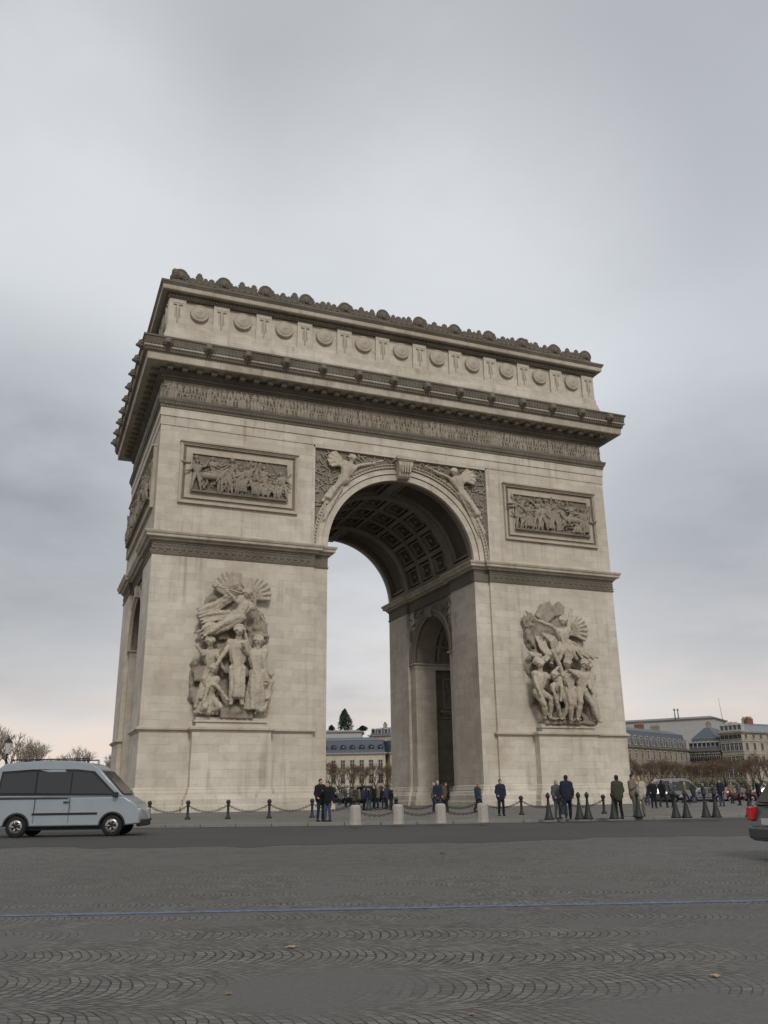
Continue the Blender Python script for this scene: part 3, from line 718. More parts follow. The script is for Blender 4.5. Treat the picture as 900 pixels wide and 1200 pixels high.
def helmet(b):
    b.ell(P_(crr, 183, 612, 1.25), (.5, .5, .4)); b.cap(P_(crr, 150, 560, 1.), P_(crr, 225, 570, 1.), .18, .14, 6); b.cap(P_(crr, 130, 540, .9), P_(crr, 240, 550, .9), .12, .08, 6)
statue_group('sculpture_group', crr, 'carved group of marching men below a winged woman', back_right, figsR,
  [('wing', lambda b: wing(b, P_(crr, 460, 370, .7), -5, 75, 2.35, 14, .17, curve=.35)), ('shield', lambda b: b.ell(P_(crr, 628, 830, .9), (.55, .3, 1.35))), ('shield', lambda b: b.ell(P_(crr, 385, 540, 1.45), (.55, .3, .55))), ('drapery', drapR), ('sword', lambda b: b.cap(P_(crr, 195, 310, 1.7), P_(crr, 130, 235, 1.6), .1, .07, 6)), ('bow', lambda b: b.arc(crr(290, 970), .85, 1.0, R(180), R(360), -1.4, -1.1, 12)), ('helmet', helmet)])

# ---- crowded reliefs
def crowd_relief(b, x0, x1, z0, z1, n, yb, H, seed, horses=()):
    rg = random.Random(seed)
    for (hxx, s) in horses:
        k = H*.36; z = z0+H*.5
        c = Vector((hxx, yb-.32, z)); f = Vector((s, 0, 0))
        k *= .8; b.cap(c-f*k*.9, c+f*k*.7, k*.45, k*.42, 8); b.cap(c+f*k*.9+Vector((0, 0, k*.1)), c+f*k*1.5+Vector((0, 0, k*1.)), k*.28, k*.18, 8)
        b.cap(c+f*k*1.5+Vector((0, 0, k*1.05)), c+f*k*2.0+Vector((0, 0, k*.75)), k*.19, k*.1, 8)
        for (dx, k1, k2) in ((-1.05, -1.4, -.8), (-.75, -.6, -1.), (.8, 1.5, 1.2), (.6, 1.0, 1.6)):
            p = c+f*k*dx; q = c+f*k*k1-Vector((0, 0, k*.75)); e = c+f*k*k2-Vector((0, 0, k*1.45)); b.cap(p, q, k*.2, k*.1, 6); b.cap(q, e, k*.1, k*.08, 6)
        b.cap(c-f*k*1.2+Vector((0, 0, k*.2)), c-f*k*1.5-Vector((0, 0, k*.7)), k*.12, k*.1, 6)
        hp = c+Vector((0, -.05, k*.5)); human(b, dict(head=hp+Vector((-s*.1, -.1, H*.42)), neck=hp+Vector((-s*.06, -.05, H*.33)), hip=hp, lk=hp+f*k*.6-Vector((0, .2, k*.5)), lf=hp+f*k*.4-Vector((0, .2, k*1.1)), rk=hp+f*k*.6-Vector((0, -.1, k*.5)), rf=hp+f*k*.4-Vector((0, -.1, k*1.1)), le=hp+Vector((s*k*.8, -.1, H*.22)), lh=hp+Vector((s*k*1.4, -.1, H*.3)), re=hp+Vector((-s*k*.2, -.2, H*.2)), rh=hp+Vector((s*k*.6, -.2, H*.14))), H*.8)
    for i in range(n):
        x = x0+(x1-x0)*(i+.5)/n+rg.uniform(-.1, .1)
        if any(abs(x-q[0]) < H*.42 for q in horses) and rg.random() < .7: continue
        low = rg.random() < .22; h = H*rg.uniform(.86, 1.02); y = yb-rg.uniform(.12, .35); ln = rg.uniform(-.16, .16)*h
        zb = z0+(0 if not low else -.0); hh = h*(.6 if low else 1)
        hp = Vector((x, y, zb+hh*.52)); nk = Vector((x+ln*.6, y, zb+hh*.84)); hd = Vector((x+ln*.75, y-.05, zb+hh*.94))
        sp = rg.uniform(.06, .2)*h
        J = dict(head=hd, neck=nk, hip=hp, lk=(x-sp*.8, y-.1, zb+hh*.28), lf=(x-sp, y, zb+.05), rk=(x+sp*.7, y-.1, zb+hh*.27), rf=(x+sp*1.1, y, zb+.05))
        for s, (e, q) in ((-1, ('le', 'lh')), (1, ('re', 'rh'))):
            a = R(rg.uniform(-80, 60)); a2 = a+R(rg.uniform(-20, 80)); sh = nk+Vector((s*h*.1, 0, -h*.04)); el = sh+Vector((s*math.cos(a), -.15, math.sin(a)))*h*.16
            J[e] = el; J[q] = el+Vector((s*math.cos(a2), -.2, math.sin(a2)))*h*.15
        human(b, J, h, robe=rg.choice((0, 0, 0, .6)))
        if rg.random() < .35: b.cap((x+.2*h, y, z0+h*.5), (x+rg.uniform(-.2, .4)*h, y, min(z1, z0+h*1.2)), .04, .03, 5)

def panel(x0, x1, z0, z1, seed, horses, side=False):
    """framed relief; built on the front plane then turned for the flank"""
    fr = MB()
    def ring(i0, i1, ya, yb_):
        fr.box(x0+i0, x1-i0, ya, yb_, z1-i1, z1-i0); fr.box(x0+i0, x1-i0, ya, yb_, z0+i0, z0+i1)
        fr.box(x0+i0, x0+i1, ya, yb_, z0+i1, z1-i1); fr.box(x1-i1, x1-i0, ya, yb_, z0+i1, z1-i1)
    root = empty('relief_panel', parent=arch)
    ring(0, .16, -.28, .02); ring(.16, .26, -.2, .02)
    ring(.5, .92, -.16, .02); ring(.92, 1.02, -.26, .02)
    fr.box(x0-.06, x1+.06, -.42, .02, z1-.04, z1+.1)
    o = fr.build('frame', CARVE, root)
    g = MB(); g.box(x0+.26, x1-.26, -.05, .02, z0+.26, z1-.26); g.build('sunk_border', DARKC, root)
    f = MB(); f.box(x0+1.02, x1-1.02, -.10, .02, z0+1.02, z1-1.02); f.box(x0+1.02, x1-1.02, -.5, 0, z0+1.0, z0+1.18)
    f.build('relief_ground', DARKC, root)  # dark ground paints the shade between the carved figures
    b = MB(); H = (z1-z0-2.04)*.86
    w = x1-x0; n = int((w-2.04)/.52)
    crowd_relief(b, x0+1.2, x1-1.2, z0+1.15, z1-1.05, n, -.1, H*.9, seed, [(x0+w*h_, s) for h_, s in horses])
    crowd_relief(b, x0+1.2, x1-1.2, z0+1.6, z1-1.05, n-2, .05, H*.9, seed+50)
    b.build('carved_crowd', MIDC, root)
    if side: root.rotation_euler = (0, 0, -PI/2); root.location = (-A, D, 0)
    return root
p = panel(-20.75, -10.35, 24.6, 30.1, 11, ((.27, 1),)); p['label'] = 'framed relief with a horseman left of the arch opening'
p = panel(10.55, 21.15, 24.4, 30.1, 23, ((.7, -1),)); p['label'] = 'framed relief of crowded figures right of the arch opening'
p = panel(1.6, D-1.6, 24.5, 30.1, 31, ((.3, 1), (.75, -1)), side=True); p['label'] = 'framed relief on the short side wall'

# frieze figures, front and left flank
def frieze_run(length, seed):
    b = MB(); rg = random.Random(seed); x = .3
    while x < length-.2:
        h = rg.uniform(1.25, 1.5); z0 = 34.04; y = -.06; ln = rg.uniform(-.12, .12)
        hp = Vector((x, y, z0+h*.5)); nk = hp+Vector((ln, 0, h*.34)); 
        b.cap(hp, nk, .13, .15, 6, rings=1); b.ell(nk+Vector((ln*.3, -.04, .15)), (.1, .1, .12), n=6, m=5)
        for s in (-1, 1):
            q = hp+Vector((s*rg.uniform(.05, .2), -.03, -h*.25)); b.cap(hp, q, .1, .07, 5, rings=1); b.cap(q, q+Vector((s*rg.uniform(-.08, .1), 0, -h*.22)), .07, .05, 5, rings=1)
            e = nk+Vector((s*rg.uniform(.12, .26), -.05, rg.uniform(-.25, .12))); b.cap(nk, e, .06, .05, 5, rings=1); b.cap(e, e+Vector((s*rg.uniform(-.1, .16), -.03, rg.uniform(-.1, .28))), .05, .04, 5, rings=1)
        if rg.random() < .4: b.cap((x, y, z0), (x+rg.uniform(-.1, .1), y, z0+h*.5), .2, .14, 6, rings=1)
        if rg.random() < .3: xx = x+rg.uniform(-.2, .2); b.cap((xx, y, z0+.5), (xx+rg.uniform(-.3, .3), y, z0+1.62), .035, .03, 4, rings=1)
        if rg.random() < .04:
            b.cap((x-.1, y, z0+1.1), (x+.3, y-.05, z0+1.25), .16, .1, 6)
        x += rg.uniform(.2, .34)
    return b
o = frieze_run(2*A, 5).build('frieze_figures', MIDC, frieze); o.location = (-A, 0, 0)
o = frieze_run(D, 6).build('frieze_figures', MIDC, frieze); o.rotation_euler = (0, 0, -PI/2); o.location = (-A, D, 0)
b = MB(); b.box(-A-.05, A+.05, -.2, 0, 33.98, 34.1); b.build('frieze_ground_line', DARKC, frieze)

# spandrel figures
for s in (-1, 1):
    root = empty('spandrel_relief', parent=arch, label='spandrel with a winged woman %s of the keystone' % ('left' if s < 0 else 'right'))
    def S(x, y, z): return (s*x+(0), y, z)
    b = MB(); rg = random.Random(40+s)
    gp = [(8.71, 22.6), (8.71, 31.27), (.9, 31.27)]
    th0 = math.acos(.9/(HM+1.45)); th1 = math.asin((22.6-ZS)/(HM+1.45))
    gp += [(s*(XC+s*(HM+1.45)*math.cos(th0+(th1-th0)*i/24)), ZS+(HM+1.45)*math.sin(th0+(th1-th0)*i/24)) for i in range(25)]
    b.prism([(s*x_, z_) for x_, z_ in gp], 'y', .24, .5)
    b.build('relief_ground', DARKC, root); b = MB()  # dark ground paints shade behind the leaves and the figure
    for k in range(420):
        x = rg.uniform(1.2, 8.7); z = rg.uniform(22.6, 31.2)
        if math.hypot(s*x-XC, z-ZS) < HM+1.62: continue
        a = rg.uniform(0, PI); L = rg.uniform(.1, .32)
        b.cap(S(x-math.cos(a)*L, .2, z-math.sin(a)*L), S(x+math.cos(a)*L, .14, z+math.sin(a)*L), .09, .06, 5, rings=1)
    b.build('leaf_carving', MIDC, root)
    b = MB()
    human(b, dict(head=S(5.2, -.2, 30.55), neck=S(5.35, -.1, 30.1), hip=S(6.0, -.05, 28.5), le=S(4.5 if s > 0 else 6.3, -.2, 30.0 if s > 0 else 29.7), lh=S(3.2 if s > 0 else 6.9, -.25, 30.35 if s > 0 else 30.0),
         re=S(6.3 if s > 0 else 4.5, -.2, 29.7 if s > 0 else 30.), rh=S(6.9 if s > 0 else 3.2, -.25, 30. if s > 0 else 30.35),
         lk=S(6.6, -.1, 27.4), lf=S(7.6, 0, 26.0), rk=S(7.0, -.1, 27.5), rf=S(8.0, 0, 26.2)), 4.6, robe=.7)
    link('carved_figure', remesh(b, .08, 'carved_figure', CARVE, .03, 5., 0), root)
    b = MB(); wing(b, S(5.9, .15, 29.9), *( (60, -10) if s > 0 else (120, 190)), 1.7, 9, .15, curve=.2*s)
    link('wing', remesh(b, .08, 'wing', CARVE, .02, 5., 0), root)
    b = MB(); folds(b, [S(6.3, -.1, 27.8), S(7.3, .0, 26.2), S(8.2, .1, 24.4)], 5, .9, .1, .06, 4); folds(b, [S(5.4, 0, 29.), S(4.4, .1, 29.7), S(2.6, .15, 30.8)], 3, .5, .08, .05, 5)
    link('drapery', remesh(b, .08, 'drapery', CARVE, .02, 5., 0), root)
    b = MB(); b.cap(S(3.2, -.3, 30.4), S(2.2, -.2, 30.75), .05, .1, 6); b.build('trumpet', CARVE, root)

# ================================================================== GROUND
RK = 48.3; CC = (0, YC)
def disc(name, r0, r1, z, mat, n=192, rings=1):
    b = MB(); vs = []; 
    for k in range(rings+1):
        r = r0+(r1-r0)*k/rings
        vs += [(CC[0]+r*math.cos(2*PI*i/n), CC[1]+r*math.sin(2*PI*i/n), z) for i in range(n)]
    fs = [(k*n+i, k*n+(i+1) % n, (k+1)*n+(i+1) % n, (k+1)*n+i) for k in range(rings) for i in range(n)]
    b.add(vs, fs); 
    if r0 == 0: b = MB(); b.add([(CC[0]+r1*math.cos(2*PI*i/n), CC[1]+r1*math.sin(2*PI*i/n), z) for i in range(n)], [tuple(range(n))])
    o = b.build(name, mat); return struct(o)

_d = fw*FPX+RT*(372-450)-UP*(1158-600); PATCH = tuple(CAM+_d*((-.12-CAM.z)/_d.z)); PATCH = (PATCH[0], PATCH[1], 0)
def cobble():
    m = NT('fan_laid_granite_setts'); P = m.obj(); x, y, z = m.sep(P)
    c, s = math.cos(YAW+.02), math.sin(YAW+.02)
    u = m.math('SUBTRACT', m.math('MULTIPLY', x, c), m.math('MULTIPLY', y, s))
    v = m.math('ADD', m.math('MULTIPLY', x, s), m.math('MULTIPLY', y, c))
    wob = m.noise(P, .8, 2); w2 = m.noise(P, 5., 2)
    v = m.math('ADD', v, m.math('MULTIPLY', m.math('SUBTRACT', wob, .5), .22))
    u = m.math('ADD', u, m.math('MULTIPLY', m.math('SUBTRACT', m.noise(P, 1.3, 2), .5), .14))
    BW = 1.12
    vb = m.math('DIVIDE', v, BW); band = m.math('FLOOR', vb)
    w = m.math('MULTIPLY', m.math('SUBTRACT', m.math('SUBTRACT', vb, band), .5), BW)
    rnd = m.n('ShaderNodeTexWhiteNoise', noise_dimensions='1D'); m.l(band, rnd.inputs['W'])
    uu = m.math('SUBTRACT', u, m.math('SQRT', m.math('SUBTRACT', .62*.62, m.math('MULTIPLY', w, w))))
    uu = m.math('ADD', uu, rnd.outputs['Value'])
    uu = m.math('ADD', uu, m.math('MULTIPLY', m.math('SUBTRACT', w2, .5), .05))
    S1 = .076; a = m.math('DIVIDE', uu, S1); i = m.math('FLOOR', a); fa = m.math('SUBTRACT', a, i)
    r2 = m.n('ShaderNodeTexWhiteNoise', noise_dimensions='2D'); m.l(m.comb(i, band, 0.), r2.inputs['Vector'])
    S2 = .088; ww = m.math('ADD', m.math('ADD', w, m.math('MULTIPLY', m.math('SUBTRACT', m.noise(P, 6., 2), .5), .05)), m.math('MULTIPLY', r2.outputs['Value'], S2))
    bq = m.math('DIVIDE', ww, S2); j = m.math('FLOOR', bq); fb = m.math('SUBTRACT', bq, j)
    e1 = m.math('MULTIPLY', m.math('MINIMUM', fa, m.math('SUBTRACT', 1., fa)), S1)
    e2 = m.math('MULTIPLY', m.math('MINIMUM', fb, m.math('SUBTRACT', 1., fb)), S2)
    e = m.math('MINIMUM', e1, m.math('MULTIPLY', e2, 1.25))
    jw = m.mapr(m.noise(P, 2.2, 3), .3, .7, -.002, .0045)
    joint = m.math('SUBTRACT', 1., m.n('ShaderNodeMath').outputs[0]) if 0 else None
    mr = m.n('ShaderNodeMapRange'); mr.interpolation_type = 'SMOOTHSTEP'; m.l(e, mr.inputs[0]); m.l(jw, mr.inputs[1]); m.l(m.math('ADD', jw, .008), mr.inputs[2])
    joint = m.math('SUBTRACT', 1., mr.outputs[0])
    r3 = m.n('ShaderNodeTexWhiteNoise', noise_dimensions='3D'); m.l(m.comb(i, j, band), r3.inputs['Vector'])
    rv = r3.outputs['Value']
    # bitumen smeared over parts of the paving
    pat = m.mapr(m.noise(P, .42, 4, .6), .52, .62); pat2 = m.mapr(m.noise(P, 1.7, 4, .7), .52, .62)
    pv = m.n('ShaderNodeVectorMath', operation='DISTANCE'); m.l(m.vscale(P, (1., 1., 0.)), pv.inputs[0]); pv.inputs[1].default_value = PATCH
    pf = m.mapr(m.math('ADD', pv.outputs['Value'], m.math('MULTIPLY', m.noise(P, 1.4, 4, .6), 1.3)), 1.05, 1.75, 1., 0.)
    smear = m.math('MAXIMUM', m.math('MAXIMUM', pat, pf), m.math('MULTIPLY', pat2, .55))
    vis = m.math('SUBTRACT', 1., m.math('MULTIPLY', smear, .93))
    big = m.noise(P, .10, 4, .6); fine = m.noise(P, 55., 3, .7)
    stone_ = m.mix(rv, (.088, .083, .074), (.19, .18, .160))
    stone_ = m.mix(m.mapr(m.noise(P, 3.1, 3), .5, .8, 0, .4), stone_, (.20, .165, .13))
    bit = m.mix(fine, (.090, .087, .080), (.13, .125, .115))
    col = m.mix(vis, bit, stone_)
    col = m.mix(m.math('MULTIPLY', joint, vis), col, (.026, .024, .022))
    col = m.mix(m.mapr(big, .4, .65, 0, .35), col, (.075, .072, .066))
    col = m.mix(m.mapr(fine, .55, .8, 0, .5), col, (.21, .20, .19))
    h = m.math('ADD', m.math('MULTIPLY', m.math('SUBTRACT', 1., joint), vis), m.math('MULTIPLY', rv, m.math('MULTIPLY', vis, .5)))
    h = m.math('ADD', h, m.math('MULTIPLY', fine, .12))
    m.bump(h, .75, .012)
    return m.done(col, m.mapr(rv, 0, 1, .62, .85), .3)
def ground_mat(name, a, b_, sc_=30., spots=.3, slab=0):
    m = NT(name); P = m.obj(); f = m.noise(P, sc_, 4, .7); g = m.noise(P, .15, 4, .6)
    col = m.mix(f, a, b_); col = m.mix(m.mapr(g, .4, .7, 0, spots), col, tuple(k*.55 for k in a))
    col = m.mix(m.mapr(m.noise(P, 3., 5, .7), .6, .8, 0, .3), col, tuple(k*.5 for k in a))
    if slab:
        b = m.n('ShaderNodeTexBrick'); m.l(P, b.inputs['Vector']); b.inputs['Scale'].default_value = 1; b.inputs['Brick Width'].default_value = slab*1.6; b.inputs['Row Height'].default_value = slab; b.inputs['Mortar Size'].default_value = .012
        b.inputs['Color1'].default_value = (.85, .85, .85, 1); b.inputs['Color2'].default_value = (1.1, 1.1, 1.1, 1); b.inputs['Mortar'].default_value = (.5, .5, .5, 1)
        col = m.mix(1., col, b.outputs['Color'], 'MULTIPLY')
    m.bump(f, .4, .01); return m.done(col, .85, .25)
ZR = -.12
g = MB(); g.add([(-2500, -2500, ZR), (2500, -2500, ZR), (2500, 2500, ZR), (-2500, 2500, ZR)], [(0, 1, 2, 3)])
o = struct(g.build('ground', cobble())); o['label'] = 'fan laid granite setts of the roundabout'
b = MB(); n = 900; vs = []
for i in range(n):
    t = 2*PI*i/n; c_, s_ = math.cos(t), math.sin(t); ro = RK+14.2+2.2*noise.noise(Vector((c_*14, s_*14, 0)))+.9*noise.noise(Vector((c_*70, s_*70, 3)))
    vs += [(CC[0]+(RK+.2)*c_, CC[1]+(RK+.2)*s_, ZR+.004), (CC[0]+ro*c_, CC[1]+ro*s_, ZR+.004)]
b.add(vs, [(2*i, 2*i+1, (2*i+3) % (2*n), (2*i+2) % (2*n)) for i in range(n)])
struct(b.build('asphalt_ring_road', ground_mat('worn_asphalt', (.058, .055, .052), (.092, .088, .083), 40.)))
disc('pavement', 0, RK-.3, 0.0, ground_mat('square_paving', (.15, .138, .122), (.21, .195, .175), 20., .4, .5))
b = MB(); n = 200
for i in range(n):
    t0, t1 = 2*PI*i/n, 2*PI*(i+1)/n-.0006
    b.arc(CC, RK-.32, RK, t0, t1, 0, 1, 2) if 0 else None
    vs = [(CC[0]+r*math.cos(t), CC[1]+r*math.sin(t), zz) for t in (t0, t1) for (r, zz) in ((RK-.32, ZR-.05), (RK+.01, ZR-.05), (RK, .0), (RK-.03, .012), (RK-.32, .012))]
    b.add(vs, [(0, 1, 2, 3, 4), (9, 8, 7, 6, 5)]+[(j, (j+1) % 5, 5+(j+1) % 5, 5+j) for j in range(5)])
struct(b.build('kerb', flat('granite_kerb', (.20, .19, .175), .8, var=.25, scale=3.)))
struct(disc('gutter', RK+.01, RK+.4, ZR+.009, flat('gutter_setts', (.05, .048, .045), .8, var=.3)))
# painted blue guide line across the setts
p0 = at(-900, 12.25, ZR+.004); p1 = at(1900, 10.7, ZR+.004)
def hitg(px, py):
    d = fw*FPX+RT*(px-450)-UP*(py-600); t = (ZR-CAM.z)/d.z; q = CAM+d*t; return Vector((q.x, q.y, ZR+.004))
q0, q1 = hitg(0, 1073.5), hitg(900, 1055.5); dd = (q1-q0).normalized(); nn = Vector((-dd.y, dd.x, 0))
b = MB(); L0, L1 = -14., 34.; k = 96; vs = []
for i in range(k+1):
    q = q0+dd*(L0+(L1-L0)*i/k); wv = .085+.006*math.sin(i*1.7)+.004*math.sin(i*5.1)
    vs += [q-nn*wv, q+nn*wv]
b.add(vs, [(2*i, 2*i+2, 2*i+3, 2*i+1) for i in range(k)])
def blue_mat():
    m = NT('worn_blue_paint'); P = m.obj(); f = m.noise(P, 14., 4, .75)
    col = m.mix(m.mapr(f, .40, .60, .1, .92), (.13, .195, .36), (.095, .093, .088)); m.bump(f, .3, .01); return m.done(col, .7)
struct(b.build('painted_line', blue_mat()))['label'] = 'thin worn blue line painted across the setts'

# ================================================================== SKY AND LIGHT
w = bpy.data.worlds.new('World'); sc.world = w; w.use_nodes = True
nt = w.node_tree; nt.nodes.clear()
class WN(NT):
    def __init__(s): s.t = nt
W = WN(); out = W.n('ShaderNodeOutputWorld')
SUN = Vector((-.10, -.84, .60)).normalized()
sky = W.n('ShaderNodeTexSky'); sky.sky_type = 'NISHITA'; sky.sun_disc = False
sky.sun_elevation = math.asin(SUN.z); sky.sun_rotation = math.atan2(SUN.x, SUN.y); sky.air_density = 1; sky.dust_density = 3
tc = W.n('ShaderNodeTexCoord').outputs['Generated']; x, y, z = W.sep(tc)
zz = W.math('MAXIMUM', z, 0.)
den = W.math('ADD', zz, .16)
cl_ = W.comb(W.math('DIVIDE', x, den), W.math('DIVIDE', y, den), 0.)
warp = W.noise(cl_, .7, 3)
n1 = W.noise(W.comb(W.math('ADD', W.math('DIVIDE', x, den), W.math('MULTIPLY', warp, .8)), W.math('DIVIDE', y, den), 3.7), .62, 4, .5)
n2 = W.noise(cl_, 2.3, 5, .55)
cr_ = W.n('ShaderNodeValToRGB'); W.l(zz, cr_.inputs[0]); el = cr_.color_ramp
el.elements[0].position = 0.; el.elements[0].color = (.86, .70, .60, 1)
el.elements[1].position = 1.; el.elements[1].color = (.54, .56, .59, 1)
for pos, c in ((.035, (.92, .76, .66, 1)), (.10, (.84, .755, .70, 1)), (.16, (.72, .70, .70, 1)), (.26, (.60, .62, .65, 1)), (.42, (.71, .75, .79, 1)), (.60, (.70, .725, .755, 1)), (.72, (.56, .575, .60, 1))):
    e_ = el.elements.new(pos); e_.color = c
cloud = W.mix(W.mapr(n1, .42, .62, 0, .6), cr_.outputs[0], (.45, .47, .50))
cloud = W.mix(W.mapr(n2, .44, .66, 0, .5), cloud, (.75, .77, .79))
def lobe(px, py, wd, colr, amt):
    global cloud
    d = (fw*FPX+RT*(px-450)-UP*(py-600)).normalized()
    v = W.n('ShaderNodeVectorMath', operation='DOT_PRODUCT'); W.l(tc, v.inputs[0]); v.inputs[1].default_value = d
    f = W.mapr(v.outputs['Value'], math.cos(wd), 1., 0, 1); f = W.math('POWER', f, 1.4)
    f = W.math('MULTIPLY', f, W.mapr(n2, .3, .6, .55, 1.)); f = W.math('MULTIPLY', f, amt, clamp=True)
    cloud = W.mix(f, cloud, colr)
lobe(20, 590, .26, (.36, .38, .405), 1.)
lobe(880, 610, .26, (.40, .42, .45), .9)
lobe(880, 130, .30, (.44, .465, .505), .7)
lobe(330, 20, .22, (.47, .485, .51), .7)
lobe(100, 200, .20, (.78, .80, .82), .7)
lobe(520, 330, .30, (.76, .79, .82), .8)
skyw = W.n('ShaderNodeBackground'); W.l(sky.outputs[0], skyw.inputs[0]); skyw.inputs[1].default_value = .10
cw_ = W.n('ShaderNodeBackground'); W.l(cloud, cw_.inputs[0]); cw_.inputs[1].default_value = 1.0
mx = W.n('ShaderNodeMixShader'); mx.inputs[0].default_value = .93
W.l(skyw.outputs[0], mx.inputs[1]); W.l(cw_.outputs[0], mx.inputs[2]); W.l(mx.outputs[0], out.inputs[0])
ld = bpy.data.lights.new('sun', 'SUN'); ld.energy = 1.3; ld.angle = R(13); ld.color = (1, .95, .88)
lo = bpy.data.objects.new('sun', ld); COL.objects.link(lo); lo.rotation_euler = SUN.to_track_quat('Z', 'Y').to_euler(); lo.location = SUN*300
sc.view_settings.view_transform = 'Standard'; sc.view_settings.look = 'None'; sc.view_settings.gamma = 1; sc.view_settings.exposure = 0
sc.view_settings.use_curve_mapping = False
sc.cycles.max_bounces = 6; sc.cycles.diffuse_bounces = 3; sc.cycles.use_denoising = True

# ================================================================== PEOPLE
def person_meshes(pose, seed):
    """one continuous body with head, face, hands and five-fingered hands; clothes, hair and shoes are their own skins. 1.74 m, facing -y"""
    rg = random.Random(seed)
    st = dict(stand=(.10, .10, 0, 0), walk=(.08, .08, .26, -.24), lean=(.12, .06, .05, -.02))[pose]
    hipz, nkz, hdz = .90, 1.46, 1.60
    hj = [Vector((-.09, 0, hipz)), Vector((.09, 0, hipz))]
    ft = [Vector((-st[0]-.02, -st[2], .07)), Vector((st[1]+.02, -st[3], .07+(.06 if pose == 'walk' else 0)))]
    kn = [(hj[i]+ft[i])/2+Vector((0, -.05 if pose != 'walk' else -.09, .03)) for i in (0, 1)]
    sh = [Vector((-.185, .01, 1.40)), Vector((.185, .01, 1.40))]
    if pose == 'stand': el = [Vector((-.25, .02, 1.12)), Vector((.25, .02, 1.12))]; ha = [Vector((-.2, -.16, .98)), Vector((.22, -.12, .93))]
    elif pose == 'walk': el = [Vector((-.24, .10, 1.13)), Vector((.24, -.08, 1.13))]; ha = [Vector((-.24, .04, .90)), Vector((.23, -.24, .95))]
    else: el = [Vector((-.27, -.06, 1.14)), Vector((.25, .03, 1.12))]; ha = [Vector((-.13, -.30, 1.32)), Vector((.25, -.05, .88))]
    hd = Vector((0, -.03, hdz)); b = MB()
    b.ell(hd+Vector((0, .01, .03)), (.075, .095, .105)); b.ell(hd+Vector((0, -.02, -.05)), (.058, .07, .075)); b.cap(hd+Vector((0, -.105, .0)), hd+Vector((0, -.118, -.03)), .011, .015, 6)
    b.cap(hd+Vector((-.02, -.09, -.065)), hd+Vector((.02, -.09, -.065)), .011, .011, 6)
    for s in (-1, 1): b.ell(hd+Vector((s*.077, .01, -.01)), (.014, .025, .032), n=8, m=5); b.ell(hd+Vector((s*.03, -.088, .015)), (.016, .012, .01), n=8, m=5)
    b.cap(hd-Vector((0, -.02, .05)), Vector((0, .02, nkz-.06)), .052, .06)
    for i in (0, 1):
        b.cap(sh[i], Vector((0, .02, 1.42)), .06, .06); b.cap(sh[i]*.8+Vector((0, 0, .24)), hj[i]+Vector((0, 0, .2)), .1, .09)
        b.cap(sh[i], el[i], .052, .04); b.cap(el[i], ha[i], .04, .027); b.cap(hj[i], kn[i], .085, .055); b.cap(kn[i], ft[i], .055, .038)
        b.cap(ft[i]-Vector((0, -.03, .03)), ft[i]+Vector((0, -.14, -.035)), .035, .03)
        d = (ha[i]-el[i]).normalized(); sd = d.cross(Vector((0, 1, .3))).normalized(); up_ = d.cross(sd)
        pc = ha[i]+d*.05; b.cap(ha[i], pc, .026, .03); 
        for q, L in enumerate((.07, .08, .075, .06)):
            p0 = pc+sd*(q-1.5)*.019; p1 = p0+d*L*.55; b.cap(p0, p1, .0105, .0095, 6); b.cap(p1, p1+(d+up_*.5)*L*.45, .0095, .008, 6)
        b.cap(ha[i]+sd*.025*(-1), ha[i]+d*.04-sd*.06, .012, .01, 6)
    b.cap(Vector((0, 0, 1.3)), Vector((0, 0, .98)), .125, .12); b.cap(hj[0], hj[1], .1, .1)
    body = remesh(b, .016, 'person', flat_skin, 0, 1, 1)
    c = MB()
    for i in (0, 1):
        c.cap(sh[i]+Vector((0, .005, -.01)), Vector((0, .02, 1.41)), .09, .085); c.cap(sh[i], el[i], .078, .066); c.cap(el[i], ha[i]-(ha[i]-el[i])*.12, .066, .05)
        c.cap(sh[i]*.72+Vector((0, .01, .38)), hj[i]*1.1+Vector((0, 0, -.1)), .135, .145)
    c.cap(Vector((0, .0, 1.34)), Vector((0, .0, .82)), .16, .165); c.cap(Vector((0, .03, 1.44)), Vector((0, .025, 1.50)), .085, .08)
    c.cap(Vector((0, -.15, 1.38)), Vector((0, -.175, .85)), .018, .02, 6)
    coat = remesh(c, .025, 'coat', None, .012, 9., 1)
    t = MB()
    for i in (0, 1): t.cap(hj[i]+Vector((0, 0, -.02)), kn[i], .105, .078); t.cap(kn[i], ft[i]+Vector((0, 0, .05)), .078, .065)
    t.cap(hj[0], hj[1], .12, .12); trou = remesh(t, .025, 'trousers', None, .01, 10., 1)
    s_ = MB()
    for i in (0, 1): s_.cap(ft[i]+Vector((0, .05, -.03)), ft[i]+Vector((0, -.15, -.035)), .045, .04); s_.box(ft[i].x-.045, ft[i].x+.045, ft[i].y-.19, ft[i].y+.09, ft[i].z-.07, ft[i].z-.05)
    shoe = remesh(s_, .02, 'shoes', None, 0, 1, 0)
    h = MB(); h.ell(hd+Vector((0, .03, .055)), (.088, .1, .1)); h.ell(hd+Vector((0, .06, -.03)), (.075, .06, .08))
    hair = remesh(h, .022, 'hair', None, .01, 20., 0)
    return dict(body=body, coat=coat, trousers=trou, shoes=shoe, hair=hair)
flat_skin = flat('skin', (.42, .26, .19), .55, var=.08)
CL = {k: flat('cloth_'+k, c, .9, var=.2, scale=9.) for k, c in dict(black=(.012, .012, .014), navy=(.018, .024, .042), grey=(.09, .09, .095), green=(.05, .055, .035), cream=(.42, .38, .32), red=(.25, .03, .03), brown=(.10, .065, .04), blue=(.03, .045, .08), white=(.35, .35, .34), jeans=(.05, .065, .10), khaki=(.16, .14, .10)).items()}
